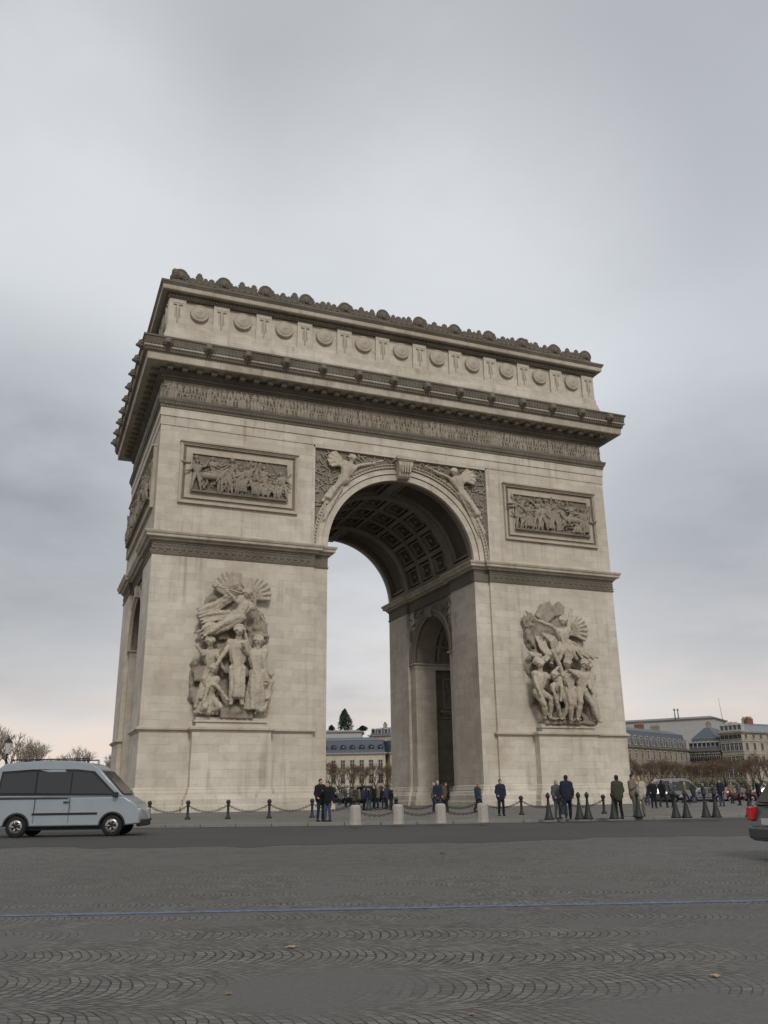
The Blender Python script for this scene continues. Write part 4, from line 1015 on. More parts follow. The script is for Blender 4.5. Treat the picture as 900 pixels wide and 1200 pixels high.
HAIR = {'dark': flat('dark_hair', (.018, .013, .01), .6), 'fair': flat('fair_hair', (.24, .16, .08), .6), 'grey': flat('grey_hair', (.3, .29, .28), .6)}
PM = {p: person_meshes(p, i) for i, p in enumerate(('stand', 'walk', 'lean'))}
def person(loc, rz, pose, coat, trou, hair, label, group=None, h=1.74):
    k = h/1.74; pm = PM[pose]
    o = link('person', pm['body']); o.location = loc; o.rotation_euler = (0, 0, rz); o.scale = (k, k, k); tag(o, label, 'person', group)
    for nm, mat in (('coat', CL[coat]), ('trousers', CL[trou]), ('shoes', CL['black']), ('hair', HAIR[hair])):
        c = link(nm, pm[nm], o)
        if not c.material_slots[0].material or 1: c.material_slots[0].link = 'OBJECT'; c.material_slots[0].material = mat
    return o
TOC = YAW  # turning by -YAW faces the camera
def pp(px, dep, rz, pose, coat, trou, hair, label, group=None, h=1.74): return person(at(px, dep, 0.), -YAW+rz, pose, coat, trou, hair, label, group, h)
pp(375.5, 40.5, .5, 'stand', 'black', 'navy', 'dark', 'taller person in black coat, left of the pair by the left pier', h=1.80)
pp(385, 40.2, -.6, 'lean', 'black', 'jeans', 'dark', 'shorter person in black coat, right of the pair by the left pier', h=1.68)
pp(586.5, 46, .2, 'stand', 'navy', 'black', 'dark', 'person in navy coat standing alone before the right pier', h=1.75)
pp(652, 39.3, .4, 'stand', 'grey', 'grey', 'grey', 'person in grey coat standing left of the one in navy by the right pier', h=1.60)
pp(664, 38.6, 3.0, 'walk', 'navy', 'navy', 'dark', 'tall person in navy coat beside the one in grey by the right pier', h=1.78)
pp(723.5, 38.2, 3.3, 'stand', 'green', 'black', 'dark', 'person in dark olive coat standing at the kerb right of the two cone bollards', h=1.74)
pp(741.5, 41., .9, 'lean', 'khaki', 'grey', 'dark', 'person in khaki coat raising an arm at the right corner of the arch', h=1.83)
pp(749.5, 41.4, -.3, 'stand', 'cream', 'khaki', 'fair', 'person in cream coat standing at the right corner of the arch', h=1.74)
rg = random.Random(77)
G1 = 'visitors gathered under the arch'
pal = [('black', 'navy'), ('navy', 'jeans'), ('grey', 'black'), ('black', 'black'), ('green', 'jeans'), ('white', 'jeans'), ('brown', 'black'), ('blue', 'black'), ('khaki', 'navy')]
cnt = {}
def crowd(pxs, dep0, dep1, group, where, hmin=1.6):
    seq = {}
    for px in pxs:
        c, t = rg.choice(pal); seq[c] = seq.get(c, -1)+1
        lab = '%s person in %s coat %s' % (ordw[seq[c]], c, where)
        pp(px, rg.uniform(dep0, dep1), rg.uniform(-3, 3), rg.choice(('stand', 'walk', 'lean', 'stand')), c, t, rg.choice(('dark', 'dark', 'fair', 'grey')), lab, group, rg.uniform(hmin, 1.85))
crowd([417, 421, 426, 430, 434, 438, 443, 448, 453, 458], 66, 80, G1, 'in the crowd under the arch, from the left')
crowd([508, 513, 519, 524, 560], 52, 60, 'visitors before the right pier', 'before the side passage of the right pier, from the left')
crowd([i*11+756+rg.uniform(-3, 3) for i in range(13)], 60, 88, 'crowd right of the arch', 'right of the arch, from the left')
crowd([398, 405, 411], 90, 110, 'visitors behind the arch', 'far behind the opening, from the left')
for i, (x, px) in enumerate(((-13.6, 0), (-13.0, 0), (16.4, 0), (18.7, 0))):
    person((x, 1.4, 45.42), rg.uniform(-.5, .5), 'stand', ('black', 'navy', 'black', 'grey')[i], 'black', 'dark',
           '%s visitor on the roof terrace of the arch, from the left' % ordw[i], 'visitors on the roof terrace', 1.75)

# ================================================================== BOLLARDS AND CHAINS
IRON = flat('black_cast_iron', (.022, .024, .024), .5, var=.3); RUST = flat('rusty_iron_chain', (.075, .04, .032), .7, var=.4)
GRAN = stone('pale_granite_bollard', (.36, .335, .30), (.46, .43, .39), courses=False, dirt_amt=.4, streak=.2, warm=.2)
def chain(p, q, sag, r, mat, label, group, links=True):
    p = Vector(p); q = Vector(q); L = (q-p).length; n = max(8, int(L/.085)); b = MB()
    for i in range(n):
        t = (i+.5)/n; t2 = (i+.95)/n; f = lambda t: p.lerp(q, t)-Vector((0, 0, sag*4*t*(1-t)))
        a, c = f(t-.48/n), f(t+.48/n); d = (c-a).normalized(); s = Vector((-d.y, d.x, 0)).normalized() if i % 2 else d.cross(Vector((-d.y, d.x, 0)).normalized())
        w = r*1.6; b.tube(a+s*w-d*.0, c+s*w, r*.62, r*.62, 5); b.tube(a-s*w, c-s*w, r*.62, r*.62, 5); b.tube(a+s*w, a-s*w, r*.6, r*.6, 4); b.tube(c+s*w, c-s*w, r*.6, r*.6, 4)
    o = b.build('chain', mat); tag(o, label, 'chain', group); return o
# iron posts with ball heads and slack chains before the arch
b = MB(); b.lathe([(.15, 0), (.15, .06), (.10, .12), (.07, .2), (.06, .62), (.08, .66), (.08, .70), (.045, .74)], n=14); shaft = b.mesh('shaft', [IRON])
b = MB(); b.ell((0, 0, .83), (.12, .12, .12)); ball = b.mesh('ball_finial', [IRON])
pos = []
pxs = [78, 127, 176, 221, 268, 316, 366, 415, 464, 513, 561, 610, 658, 706]
for i, px in enumerate(pxs):
    p = at(px, 47.5, 0); pos.append(p)
    o = link('iron_bollard', shaft); o.location = p; link('ball_finial', ball, o)
    tag(o, '%s black iron post with ball head before the arch, from the left' % ordw[i], 'bollard', 'chained iron posts before the arch')
for i in range(len(pos)-1):
    chain(pos[i]+Vector((0, 0, .70)), pos[i+1]+Vector((0, 0, .70)), .34, .024, IRON, '%s slack black chain between the ball headed posts, from the left' % ordw[i], 'chains between the iron posts')
# squat stone bollards with rusty chains at the kerb
b = MB(); b.lathe([(.24, 0), (.24, .02), (.225, .10), (.215, .62), (.20, .68), (.15, .72), (.001, .73)], n=8, smooth=False); sb = b.mesh('stone_bollard', [GRAN])
pos = []
for i, px in enumerate([416.5, 466, 515.5, 564.5]):
    p = at(px, 35.3+.35*i, 0); pos.append(p); o = link('stone_bollard', sb); o.location = p; o.rotation_euler = (0, 0, .3*i)
    tag(o, '%s pale stone bollard at the kerb, from the left' % ordw[i], 'bollard', 'stone bollards at the kerb')
for i in range(3): chain(pos[i]+Vector((0, 0, .52)), pos[i+1]+Vector((0, 0, .52)), .2, .022, RUST, '%s rusty chain slung between the stone bollards, from the left' % ordw[i], 'chains between the stone bollards')
ends = [at(610, 36.6, 0)+Vector((0, 0, .5))]
# tall cone footed iron bollards along the kerb to the right
b = MB(); b.lathe([(.21, 0), (.21, .05), (.18, .09), (.11, .36), (.075, .58), (.055, .70), (.05, .82), (.07, .85)], n=16); cs = b.mesh('cone_foot', [IRON])
b = MB(); b.lathe([(.05, .85), (.085, .90), (.095, .97), (.06, 1.04), (.03, 1.07), (.001, 1.10)], n=12); ch_ = b.mesh('head', [IRON])
for i, px in enumerate([641.5, 677, 687, 717, 745.5, 789, 801.5, 824, 836, 875.5]):
    o = link('cone_bollard', cs); o.location = at(px, 38.2 if px != 745.5 else 40, 0); link('head', ch_, o)
    tag(o, '%s dark bollard with cone shaped foot along the kerb, from the left' % ordw[i], 'bollard', 'cone footed bollards along the kerb')

# ================================================================== VEHICLES
GLASSC = NT('dark_car_glass').done((.02, .024, .028), .08, .6); TYRE = flat('tyre_rubber', (.02, .02, .02), .9); RIM = flat('alloy_rim', (.35, .35, .36), .35, metal=.8)
BLACKP = flat('black_plastic', (.02, .02, .022), .6); REDL = flat('red_lamp_glass', (.45, .015, .012), .2, spec=.6); WHITEL = flat('clear_lamp_glass', (.6, .6, .58), .15, spec=.6)
def paint(name, c): 
    m = NT(name); P = m.obj(); f = m.noise(P, 2., 3); m.b.inputs['Coat Weight'].default_value = .6; m.b.inputs['Coat Roughness'].default_value = .08
    m.b.inputs['Metallic'].default_value = .25; return m.done(m.mix(f, c, tuple(k*.82 for k in c)), .35)
def vehicle(kind, name, mat, label, cat, loc, rz, group=None):
    """long axis +x is the nose"""
    if kind == 'van':
        L, Wd, belt, tap = 5.0, 1.92, 1.25, .10; wx = (-1.55, 1.6); wr = .34
        low = [(-2.5, .38), (-2.5, .95), (-2.47, belt)]; nose = [(1.95, belt+.02), (2.30, 1.06), (2.47, .82), (2.52, .4)]
        cab = [(-2.47, belt), (-2.42, 1.9), (-2.34, 2.24), (-2.15, 2.38), (-1.2, 2.45), (.1, 2.45), (.7, 2.37), (1.0, 2.22), (1.95, belt)]
        sidew = [[(-2.22, 1.42), (-2.16, 2.04), (-1.04, 2.10), (-1.04, 1.40)], [(-.99, 1.40), (-.99, 2.09), (.12, 2.09), (.12, 1.38)], [(.17, 1.38), (.17, 2.1), (.80, 2.04), (1.56, 1.36)]]
        rearw = [(-2.455, 1.45), (-2.40, 2.1)]; frontw = [(1.86, 1.36), (1.10, 2.12)]; lamp = (.9, 1.35); hl = .78
    else:
        L, Wd, belt, tap = 4.2, 1.76, .92, .16; wx = (-1.3, 1.28); wr = .31
        low = [(-2.1, .3), (-2.12, .55), (-2.05, .8), (-1.98, belt)]; nose = [(.95, belt+.02), (1.75, .84), (2.02, .68), (2.1, .5), (2.08, .28)]
        cab = [(-1.98, belt), (-1.78, 1.22), (-1.55, 1.38), (-1.1, 1.46), (-.3, 1.48), (.15, 1.42), (.95, belt)]
        sidew = [[(-1.62, .98), (-1.45, 1.30), (-.95, 1.38), (-.85, .97)], [(-.78, .97), (-.84, 1.38), (-.28, 1.40), (-.2, .96)], [(-.12, .96), (-.2, 1.40), (.12, 1.34), (.74, .95)]]
        rearw = [(-1.95, .98), (-1.68, 1.33)]; frontw = [(.90, .98), (.24, 1.38)]; lamp = (.62, .90); hl = .62
    hw = Wd/2
    def warp(me):
        for v in me.vertices:
            z = v.co.z; x = v.co.x
            k = 1-max(0, z-belt)*tap/1.0*(1 if kind == 'van' else 2.2); k -= max(0, abs(x)-L*.36)*.09
            v.co.y *= k
        return me
    def mk(b, nm, mats, par, bev=0, **kw):
        o = link(nm, warp(b.mesh(nm, mats)), par, **kw)
        if bev: md = o.modifiers.new('b', 'BEVEL'); md.width = bev; md.segments = 2; md.limit_method = 'ANGLE'; md.angle_limit = R(25); md.harden_normals = False
        return o
    root = empty(name, loc, rz); tag(root, label, cat, group)
    bot = []
    for w_ in wx[::-1]: bot += [(w_+(wr+.07)*math.cos(PI*i/10), .34+(wr+.07)*math.sin(PI*i/10)) for i in range(11)]
    bot = [(x, max(z, .3)) for x, z in bot]
    poly = low+nose+bot[::1]
    b = MB(); b.prism(poly, 'y', -hw, hw); b.prism(cab, 'y', -hw*.985, hw*.985)
    body = mk(b, 'body', [mat], root, .045)
    for p in body.data.polygons: p.use_smooth = True
    body.data.set_sharp_from_angle(angle=R(35)) if hasattr(body.data, 'set_sharp_from_angle') else None
    b = MB()
    for s in (-1, 1):
        for w_ in sidew: 
            b.prism(w_, 'y', *sorted((s*(hw*.985-.02), s*(hw*.985+.008))))
            mk(b, 'side_window', [GLASSC], root); b = MB()
    if kind == 'van':
        for s in (-1, 1):
            b = MB(); b.prism([(-2.3, 1.34), (-2.22, 2.12), (-1.2, 2.18), (.3, 2.17), (.88, 2.1), (1.72, 1.30)], 'y', *sorted((s*(hw*.985-.03), s*(hw*.985+.003)))); mk(b, 'window_band', [BLACKP], root)
    def cross(seg, nm, out_, m_, inset=.12):
        (xa, za), (xb, zb) = seg; b = MB(); y = hw-inset
        vs = [(xa+o_, sy*y, za) if e == 0 else (xb+o_, sy*y, zb) for o_ in (0, out_) for e in (0, 1) for sy in (-1, 1)]
        b.add(vs, [(0, 1, 3, 2), (4, 6, 7, 5), (0, 2, 6, 4), (1, 5, 7, 3), (0, 4, 5, 1), (2, 3, 7, 6)]); return mk(b, nm, [m_], root)
    cross(rearw, 'rear_window', -.04, GLASSC); cross(frontw, 'windscreen', .05, GLASSC)
    xr = low[1][0]
    for s in (-1, 1):
        b = MB(); b.box(xr-.03, xr+.2, *sorted((s*(hw-.17), s*(hw-.012))), lamp[0]+.04, lamp[1]); mk(b, 'tail_light', [REDL], root, .02)
        b = MB(); b.box(L/2-.28, L/2-.02, *sorted((s*(hw-.42), s*(hw-.02))), hl-.08, hl+.1); mk(b, 'headlight', [WHITEL], root, .03)
    b = MB(); b.box(xr-.06, xr+.1, -hw*.95, hw*.95, .34, .56); mk(b, 'rear_bumper', [BLACKP if kind == 'van' else mat], root, .04)
    b = MB(); b.box(xr-.075, xr-.05, -.26, .26, .60, .71); b.cur = 0; mk(b, 'number_plate', [flat_plate], root)
    b = MB(); b.box(L/2-.12, L/2+.05, -hw*.9, hw*.9, .3, .52); mk(b, 'front_bumper', [BLACKP], root, .04)
    b = MB(); b.box(wx[0]-.1, wx[1]+.1, -hw*.8, hw*.8, .22, .8); mk(b, 'underbody', [BLACKP], root)
    for s in (-1, 1):
        b = MB(); xm = cab[-1][0]-.35; b.box(xm, xm+.16, *sorted((s*(hw+.02), s*(hw+.2))), belt+.0, belt+.16); mk(b, 'wing_mirror', [BLACKP], root, .03)
        for w_ in wx:
            b = MB(); b.lathe([(wr*.62, -.11), (wr*.9, -.11), (wr, -.08), (wr, .08), (wr*.9, .11), (wr*.62, .11)], n=24, ax='y')
            wh = b.build('wheel', TYRE, root); wh.location = (w_, s*(hw-.13), wr)
            b = MB(); b.lathe([(.001, -.02), (wr*.18, -.03), (wr*.25, .0), (wr*.63, .03), (wr*.66, .0)], n=20, ax='y')
            for k in range(5): t = 2*PI*k/5; b.tube((math.cos(t)*wr*.15, 0, math.sin(t)*wr*.15), (math.cos(t)*wr*.6, 0, math.sin(t)*wr*.6), .035, .04, 4)
            rm = b.build('rim', RIM, wh); rm.location = (0, s*.095, 0); rm.rotation_euler = (0, 0, 0 if s > 0 else PI)
    b = MB()
    for s in (-1, 1):
        for dx in ((.15, -1.0) if kind == 'van' else (-.16, -.82)): b.box(dx-.008, dx+.008, *sorted((s*(hw-.02), s*(hw+.003))), .45, belt)
        b.box(-.05 if kind == 'van' else -.35, .12 if kind == 'van' else -.2, *sorted((s*(hw-.01), s*(hw+.03))), belt-.16, belt-.12)
    mk(b, 'door_seams', [BLACKP], root)
    b = MB()
    for s in (-1, 1):
        b.box(wx[0]+.5, wx[1]-.5, *sorted((s*(hw-.02), s*(hw+.022))), belt*.56, belt*.56+.07)
        for w_ in wx: b.arc((w_, wr), wr+.05, wr+.1, 0, PI, *sorted((s*(hw-.03), s*(hw+.015))), 14)
    mk(b, 'side_moulding', [BLACKP], root)
    if kind == 'van':
        b = MB()
        for s in (-1, 1):
            b.tube((-2.0, s*(hw-.2), 2.5), (.6, s*(hw-.2), 2.52), .022, .022, 8)
            for x in (-2.0, -.7, .6): b.tube((x, s*(hw-.2), 2.38), (x, s*(hw-.2), 2.5), .02, .02, 6)
        mk(b, 'roof_rail', [BLACKP], root)
        b = MB()
        for s in (-1, 1): b.box(-2.3, .1, *sorted((s*(hw-.01), s*(hw+.012))), belt-.03, belt+.0)
        mk(b, 'door_rail', [BLACKP], root)
    return root
flat_plate = flat('number_plate', (.55, .55, .52), .5)
p = at(86, 31.6, ZR)
vehicle('van', 'passenger_van', paint('pale_blue_silver_paint', (.30, .345, .38)), 'pale blue silver passenger van driving past on the left side', 'van', p, -YAW+.06)
p = at(1028, 16.6, ZR)
vehicle('car', 'hatchback_car', paint('dark_grey_paint', (.055, .055, .06)), 'dark grey hatchback with a red tail light leaving past the right edge', 'car', p, -YAW+.12)
cp = [paint('black_paint', (.015, .015, .018)), paint('white_paint', (.22, .22, .23)), paint('silver_paint', (.15, .155, .16)), paint('red_paint', (.13, .025, .022)), paint('blue_paint', (.05, .08, .16))]
far = [(772, 92, 0, 0, 'car'), (795, 96, 1, 0, 'van'), (822, 90, 2, PI, 'car'), (845, 98, 0, 0, 'car'), (866, 94, 3, 0, 'car'), (893, 92, 3, PI, 'car'), (392, 132, 4, 0, 'car'), (415, 128, 0, PI, 'car'), (436, 136, 0, 0, 'van'), (24, 96, 4, 0, 'car'), (100, 104, 2, 0, 'car')]
fl = ['black car on the far road just right of the arch', 'grey van on the far road behind the crowd', 'grey car on the far road behind the crowd', 'black car left of the dark red cars on the far road', 'left one of two dark red cars on the far road', 'right one of two dark red cars on the far road',
      'blue car seen through the arch at the left', 'black car seen through the arch in the middle', 'black van seen through the arch at the right', 'blue car far behind the trees on the left', 'grey car far behind the passenger van']
for (px, dp, ci, turn, kd), lb in zip(far, fl):
    vehicle(kd, 'distant_'+kd, cp[ci], lb, kd, at(px, dp, ZR), -YAW+turn+rg.uniform(-.2, .2))

# ================================================================== BUILDINGS
SLATE = NT('slate_roof'); P = SLATE.obj(); xx, yy, z_ = SLATE.sep(P)
f = SLATE.noise(P, 1.3, 4); rows = SLATE.math('FRACT', SLATE.math('MULTIPLY', z_, 3.))
SLATE = SLATE.done(SLATE.mix(SLATE.math('LESS_THAN', rows, .15), SLATE.mix(f, (.07, .085, .11), (.12, .135, .165)), (.05, .06, .075)), .5)
ZINC = flat('zinc_roof', (.22, .24, .27), .5, var=.25, scale=1.); PANE = flat('window_glass', (.03, .033, .038), .15, spec=.6); FRW = flat('painted_window_frame', (.42, .40, .37), .6)
BALC = flat('balcony_iron', (.02, .02, .022), .6); BRICKC = flat('brick_chimney', (.22, .10, .07), .9, var=.4, scale=2.); POT = flat('clay_chimney_pot', (.30, .15, .09), .9)
WCREAM = stone('cream_facade', (.50, .455, .34), (.60, .56, .44), dirt_amt=.3, streak=.4, row=.5, width=1.2)
WBROWN = stone('brown_facade', (.27, .225, .165), (.35, .30, .225), dirt_amt=.4, streak=.5, row=.5, width=1.2)
WPALE = stone('pale_facade', (.37, .335, .265), (.47, .43, .35), dirt_amt=.3, streak=.4, row=.5, width=1.2)
WHITE = flat('white_render', (.40, .39, .375), .85, var=.1, scale=.5)
def win_mesh(w, h, name='window'):
    b = MB(); b.box(-w/2-.12, -w/2, -.12, .1, -.05, h+.1); b.box(w/2, w/2+.12, -.12, .1, -.05, h+.1); b.box(-w/2-.2, w/2+.2, -.2, .1, h+.0, h+.18); b.box(-w/2-.2, w/2+.2, -.2, .1, -.16, -.0)
    fr = b.mesh(name, [FRW]); b = MB(); b.box(-w/2, w/2, -.04, .06, 0, h); pn = b.mesh('pane', [PANE])
    b = MB(); b.box(-.05, .05, -.07, 0, 0, h); b.box(-w/2, w/2, -.07, 0, h*.68, h*.72); 
    for s in (-1, 1): b.box(s*w/2-.04, s*w/2+.04, -.07, 0, 0, h)
    mu = b.mesh('glazing_bars', [FRW])
    b = MB(); b.box(-w/2-.1, w/2+.1, -.4, -.36, .82, .88); 
    k = -w/2-.1
    while k < w/2+.1: b.box(k, k+.035, -.4, -.37, 0, .85); k += .14
    bl = b.mesh('balcony_rail', [BALC]); return fr, pn, mu, bl
WM = {}
def building(name, label, p0, p1, depth, zc, zr, rows, ncol, wall, w=1.2, h=2.1, balc=(), dormer=True, group=None, ends=True, round_d=False, chim=3, side_cols=0, roof=None, mh=None):
    """Haussmann block: masonry walls with string courses, mansard roof, dormers, chimneys. p0 -> p1 is the facade, left to right"""
    p0 = Vector(p0); p1 = Vector(p1); L = (p1-p0).length; a = math.atan2(p1.y-p0.y, p1.x-p0.x)
    root = empty(name, (p0.x, p0.y, ZR), a); tag(root, label, 'building', group)
    b = MB(); b.box(0, L, 0, depth, 0, zc-.3); b.build('wall', wall, root)
    b = MB(); loop = [(0, 0), (L, 0), (L, depth), (0, depth)]
    b.sweep(loop, [(-.2, zc-.7), (.1, zc-.7), (.2, zc-.45), (.6, zc-.3), (.7, zc-.05), (.7, zc), (-.2, zc+.02)])
    for zz_ in rows[:-1]: b.sweep(loop, [(-.1, zz_+h+.35), (.12, zz_+h+.35), (.16, zz_+h+.5), (-.1, zz_+h+.55)])
    b.build('cornice', FRW if wall is WCREAM else wall, root)
    hm = mh or (zr-zc)*.78; sl = .55
    def fr(o, z): return [(o, o, z), (L-o, o, z), (L-o, depth-o, z), (o, depth-o, z)]
    b = MB(); b.add(fr(.05, zc)+fr(sl+.4, zc+hm)+fr(sl+3.2, zr), [(0, 1, 5, 4), (1, 2, 6, 5), (2, 3, 7, 6), (3, 0, 4, 7), (4, 5, 9, 8), (5, 6, 10, 9), (6, 7, 11, 10), (7, 4, 8, 11), (8, 9, 10, 11)])
    rf = b.build('roof', roof or SLATE, root)
    b = MB(); b.sweep([(sl+.4, sl+.4), (L-sl-.4, sl+.4), (L-sl-.4, depth-sl-.4), (sl+.4, depth-sl-.4)], [(-.1, zc+hm-.12), (.12, zc+hm-.12), (.12, zc+hm+.08), (-.1, zc+hm+.1)]); b.build('ridge_strip', ZINC, rf)
    key = (round(w, 1), round(h, 1))
    if key not in WM: WM[key] = win_mesh(w, h)
    fm, pn, mu, bl = WM[key]
    for zi, z0 in enumerate(rows):
        for c in range(ncol):
            x = (c+.5)*L/ncol
            o = link('window', fm, root); o.location = (x, 0, z0); link('pane', pn, o); link('glazing_bars', mu, o)
            if zi in balc: link('balcony_rail', bl, o)
        for c in range(side_cols):
            for (xx_, rz) in ((0, -PI/2), (L, PI/2)):
                o = link('window', fm, root); o.location = (xx_, (c+.5)*depth/side_cols, z0); o.rotation_euler = (0, 0, rz); link('pane', pn, o)
    if dormer:
        b = MB(); hh = min(1.9, hm*.8)
        if round_d:
            b.arc((0, .35+hh*.45), .8, 1.15, 0, 2*PI, -.15, 1.2, 16); b.box(-.8, .8, -.1, 1.2, 0, .4)
        else:
            b.box(-.72, -.5, -.1, 1.2, 0, hh); b.box(.5, .72, -.1, 1.2, 0, hh); b.prism([(-.85, hh), (.85, hh), (.5, hh+.3), (0, hh+.45), (-.5, hh+.3)], 'y', -.2, 1.3)
        dm = b.mesh('dormer', [FRW if not round_d else SLATE])
        b = MB()
        if round_d: b.lathe([(.001, 0), (.8, 0), (.8, .1)], c=(0, -.05, .35+hh*.45), n=16, ax='y')
        else: b.box(-.5, .5, .0, .1, .0, hh)
        dp = b.mesh('pane', [PANE])
        for c in range(ncol):
            o = link('dormer', dm, rf); o.location = ((c+.5)*L/ncol, .35, zc+.2); link('pane', dp, o)
    for k in range(chim):
        x = L*(k+.5)/chim+rg.uniform(-2, 2); b = MB(); b.box(x-.35, x+.35, depth*.3, depth*.3+2.6, zc+hm-1, zr+1.3); b.box(x-.42, x+.42, depth*.3-.08, depth*.3+2.68, zr+1.2, zr+1.38)
        ch = b.build('chimney', BRICKC if k % 2 else wall, rf)
        b = MB()
        for q in range(5): b.lathe([(.13, 0), (.11, .6)], c=(x, depth*.3+.3+q*.5, zr+1.36), n=8)
        b.build('chimney_pots', POT, ch)
    return root
# the cream block seen through the arch
zb = lambda py, px, d: zat(py, px, d)-ZR
d0 = 262
pL, pR = at(352, d0), at(452, d0-2)
zc = zb(882.5, 425, d0); building('apartment_house', 'cream apartment house with round dormers seen through the arch', pL, pR, 16, zc, zb(863.5, 425, d0), [1.0, zb(918, 425, d0), zb(901.5, 425, d0)], 9, WCREAM, 1.25, 2.5, balc=(1,), round_d=True, chim=0, mh=zb(867, 425, d0)-zc)
building('apartment_house', 'cream apartment house beside the right jamb, angled away', pR+RH*1.5, pR+RH*26+FH*9, 16, zc, zb(864, 450, d0), [1.0, zb(918, 425, d0), zb(901.5, 425, d0)], 7, WCREAM, 1.25, 2.5, round_d=True, chim=1)
q = at(372, d0+36); 
building('white_house', 'white flat roofed house rising behind the cream apartment house', q, at(424, d0+36), 12, zb(857, 400, d0+36), zb(855, 400, d0+36), [8., 12.], 5, WHITE, 1.2, 1.8, dormer=False, chim=2, roof=ZINC, mh=.3)
building('apartment_house', 'tall house with slate roof rising behind the cream one near the right jamb', at(434, d0+44), at(480, d0+40), 14, zb(861, 450, d0+42), zb(851.5, 450, d0+42), [9., 13., 17.], 6, WPALE, 1.1, 1.9, chim=2)
# the row to the right
def R_(px, d): return at(px, d)
building('corner_house', 'long brown apartment house with slate mansard just right of the arch', R_(690, 215), R_(812, 262), 16, zb(874.5, 760, 237), zb(850.5, 760, 237), [1., 5.2, 9.4, 13.0][:4], 17, WBROWN, 1.2, 2.1, balc=(1,), chim=5, mh=4.2)
building('corner_house', 'brown apartment house with broad hipped slate roof, second right of the arch', R_(813, 264), R_(849.5, 258), 14, zb(877, 830, 250), zb(849, 830, 250), [1., 5.2, 9.2], 7, WBROWN, 1.2, 2.1, balc=(2,), chim=1, mh=3.5)
building('modern_block', 'long pale modern block with flat roof behind the slate roofs', R_(728, 318), R_(846, 300), 20, zb(843, 790, 308), zb(841, 790, 308), [], 1, WHITE, 1.8, 1.8, dormer=False, chim=0, roof=ZINC, mh=.4)
building('apartment_house', 'tall pale apartment house with zinc attic, third right of the arch', R_(852, 257), R_(878, 251), 24, zb(857, 862, 250), zb(845.5, 862, 250), [1., 4.6, 8.2, 11.8, 15.0], 5, WPALE, 1.1, 2.0, balc=(2, 4), chim=2, side_cols=7, roof=ZINC)
building('apartment_house', 'pale apartment house with balconies, fourth right of the arch', R_(878, 266), R_(893, 268), 12, zb(861, 885, 270), zb(853, 885, 270), [1., 4.6, 8.2, 11.8, 14.8], 4, WPALE, 1.1, 2.0, balc=(1, 3), chim=2)
building('apartment_house', 'brown brick topped apartment house at the right edge', R_(894, 280), R_(960, 300), 16, zb(868, 895, 285), zb(858, 895, 285), [1., 5., 9., 12.5], 11, WBROWN, 1.1, 2.0, balc=(1,), chim=6)
for i, px in enumerate((801, 805)):
    p = at(px, 306, zat(843, px, 306)); b = MB(); b.tube((0, 0, 0), (0, 0, 3.4), .22, .18, 8); b.tube((0, 0, 3.0), (0, 0, 3.6), .34, .34, 8); o = b.build('roof_flue', ZINC); o.location = p
    tag(o, '%s of two metal flues on the modern block' % ('left' if i == 0 else 'right'), 'chimney', 'roof flues')
p = at(858, 300, zat(850, 858, 300)); b = MB(); b.tube((0, 0, 0), (-.8, 0, 9.2), .12, .05, 6); o = b.build('roof_mast', ZINC); o.location = p; tag(o, 'thin bare mast above the tall pale house', 'mast')

# ================================================================== TREES
BARK = flat('grey_brown_bark', (.115, .085, .06), .9, var=.35, scale=3.); PBARK = flat('pale_plane_bark', (.40, .36, .30), .85, var=.35, scale=2.); TWIG = flat('twigs', (.15, .105, .075), .9, var=.3)
PTWIG = flat('pale_twigs', (.34, .29, .24), .9, var=.3); DRY = flat('dry_leaves', (.15, .10, .065), .9, var=.45, scale=2.); EVER = flat('evergreen_needles', (.035, .055, .032), .9, var=.5, scale=1.); HEDG = flat('dark_hedge', (.035, .045, .028), .9, var=.5, scale=1.)
def tree_meshes(H, seed, spread=.42, depth=5, leaf=0, thick=1., tm=BARK, cm=TWIG, up=.25):
    rg_ = random.Random(seed); t = MB(); c = MB(); c.cur = 0
    def grow(p, d, L, r, k):
        n = 2; q = p
        for s in range(n):
            d2 = (d+Vector((rg_.uniform(-.18, .18), rg_.uniform(-.18, .18), rg_.uniform(-.02, .12)))).normalized(); e = q+d2*L/n
            (t if k <= 1 else c).tube(q, e, max(.017, r*(1-.22*s)), max(.014, r*(1-.22*(s+1))), 6 if k < 2 else (4 if k < 4 else 3)); q = e; d = d2
        if k >= depth:
            for _ in range(leaf):
                o = q+Vector((rg_.uniform(-.5, .5), rg_.uniform(-.5, .5), rg_.uniform(-.5, .4))); s = rg_.uniform(.09, .2); a = Vector((rg_.uniform(-1, 1), rg_.uniform(-1, 1), rg_.uniform(-1, 1))).normalized(); b_ = a.orthogonal().normalized()
                c.cur = 1; c.add([o-a*s, o+b_*s*.6, o+a*s, o-b_*s*.6], [(0, 1, 2, 3)]); c.cur = 0
            return
        m = rg_.choice((3, 3, 4)) if k > 0 else rg_.choice((4, 5))
        for i in range(m):
            az = 2*PI*(i+rg_.random())/m; tilt = rg_.uniform(.5, 1.)*(spread*1.7)
            a = d.orthogonal().normalized(); b_ = d.cross(a)
            nd = (d*math.cos(tilt)+(a*math.cos(az)+b_*math.sin(az))*math.sin(tilt)+Vector((0, 0, up))).normalized()
            grow(q-d*L*rg_.uniform(0, .18), nd, L*rg_.uniform(.6, .8), r*.6, k+1)
    grow(Vector((0, 0, -.1)), Vector((0, 0, 1)), H*.28, H*.02*thick, 0)
    return t.mesh('trunk', [tm]), c.mesh('crown', [cm, DRY])
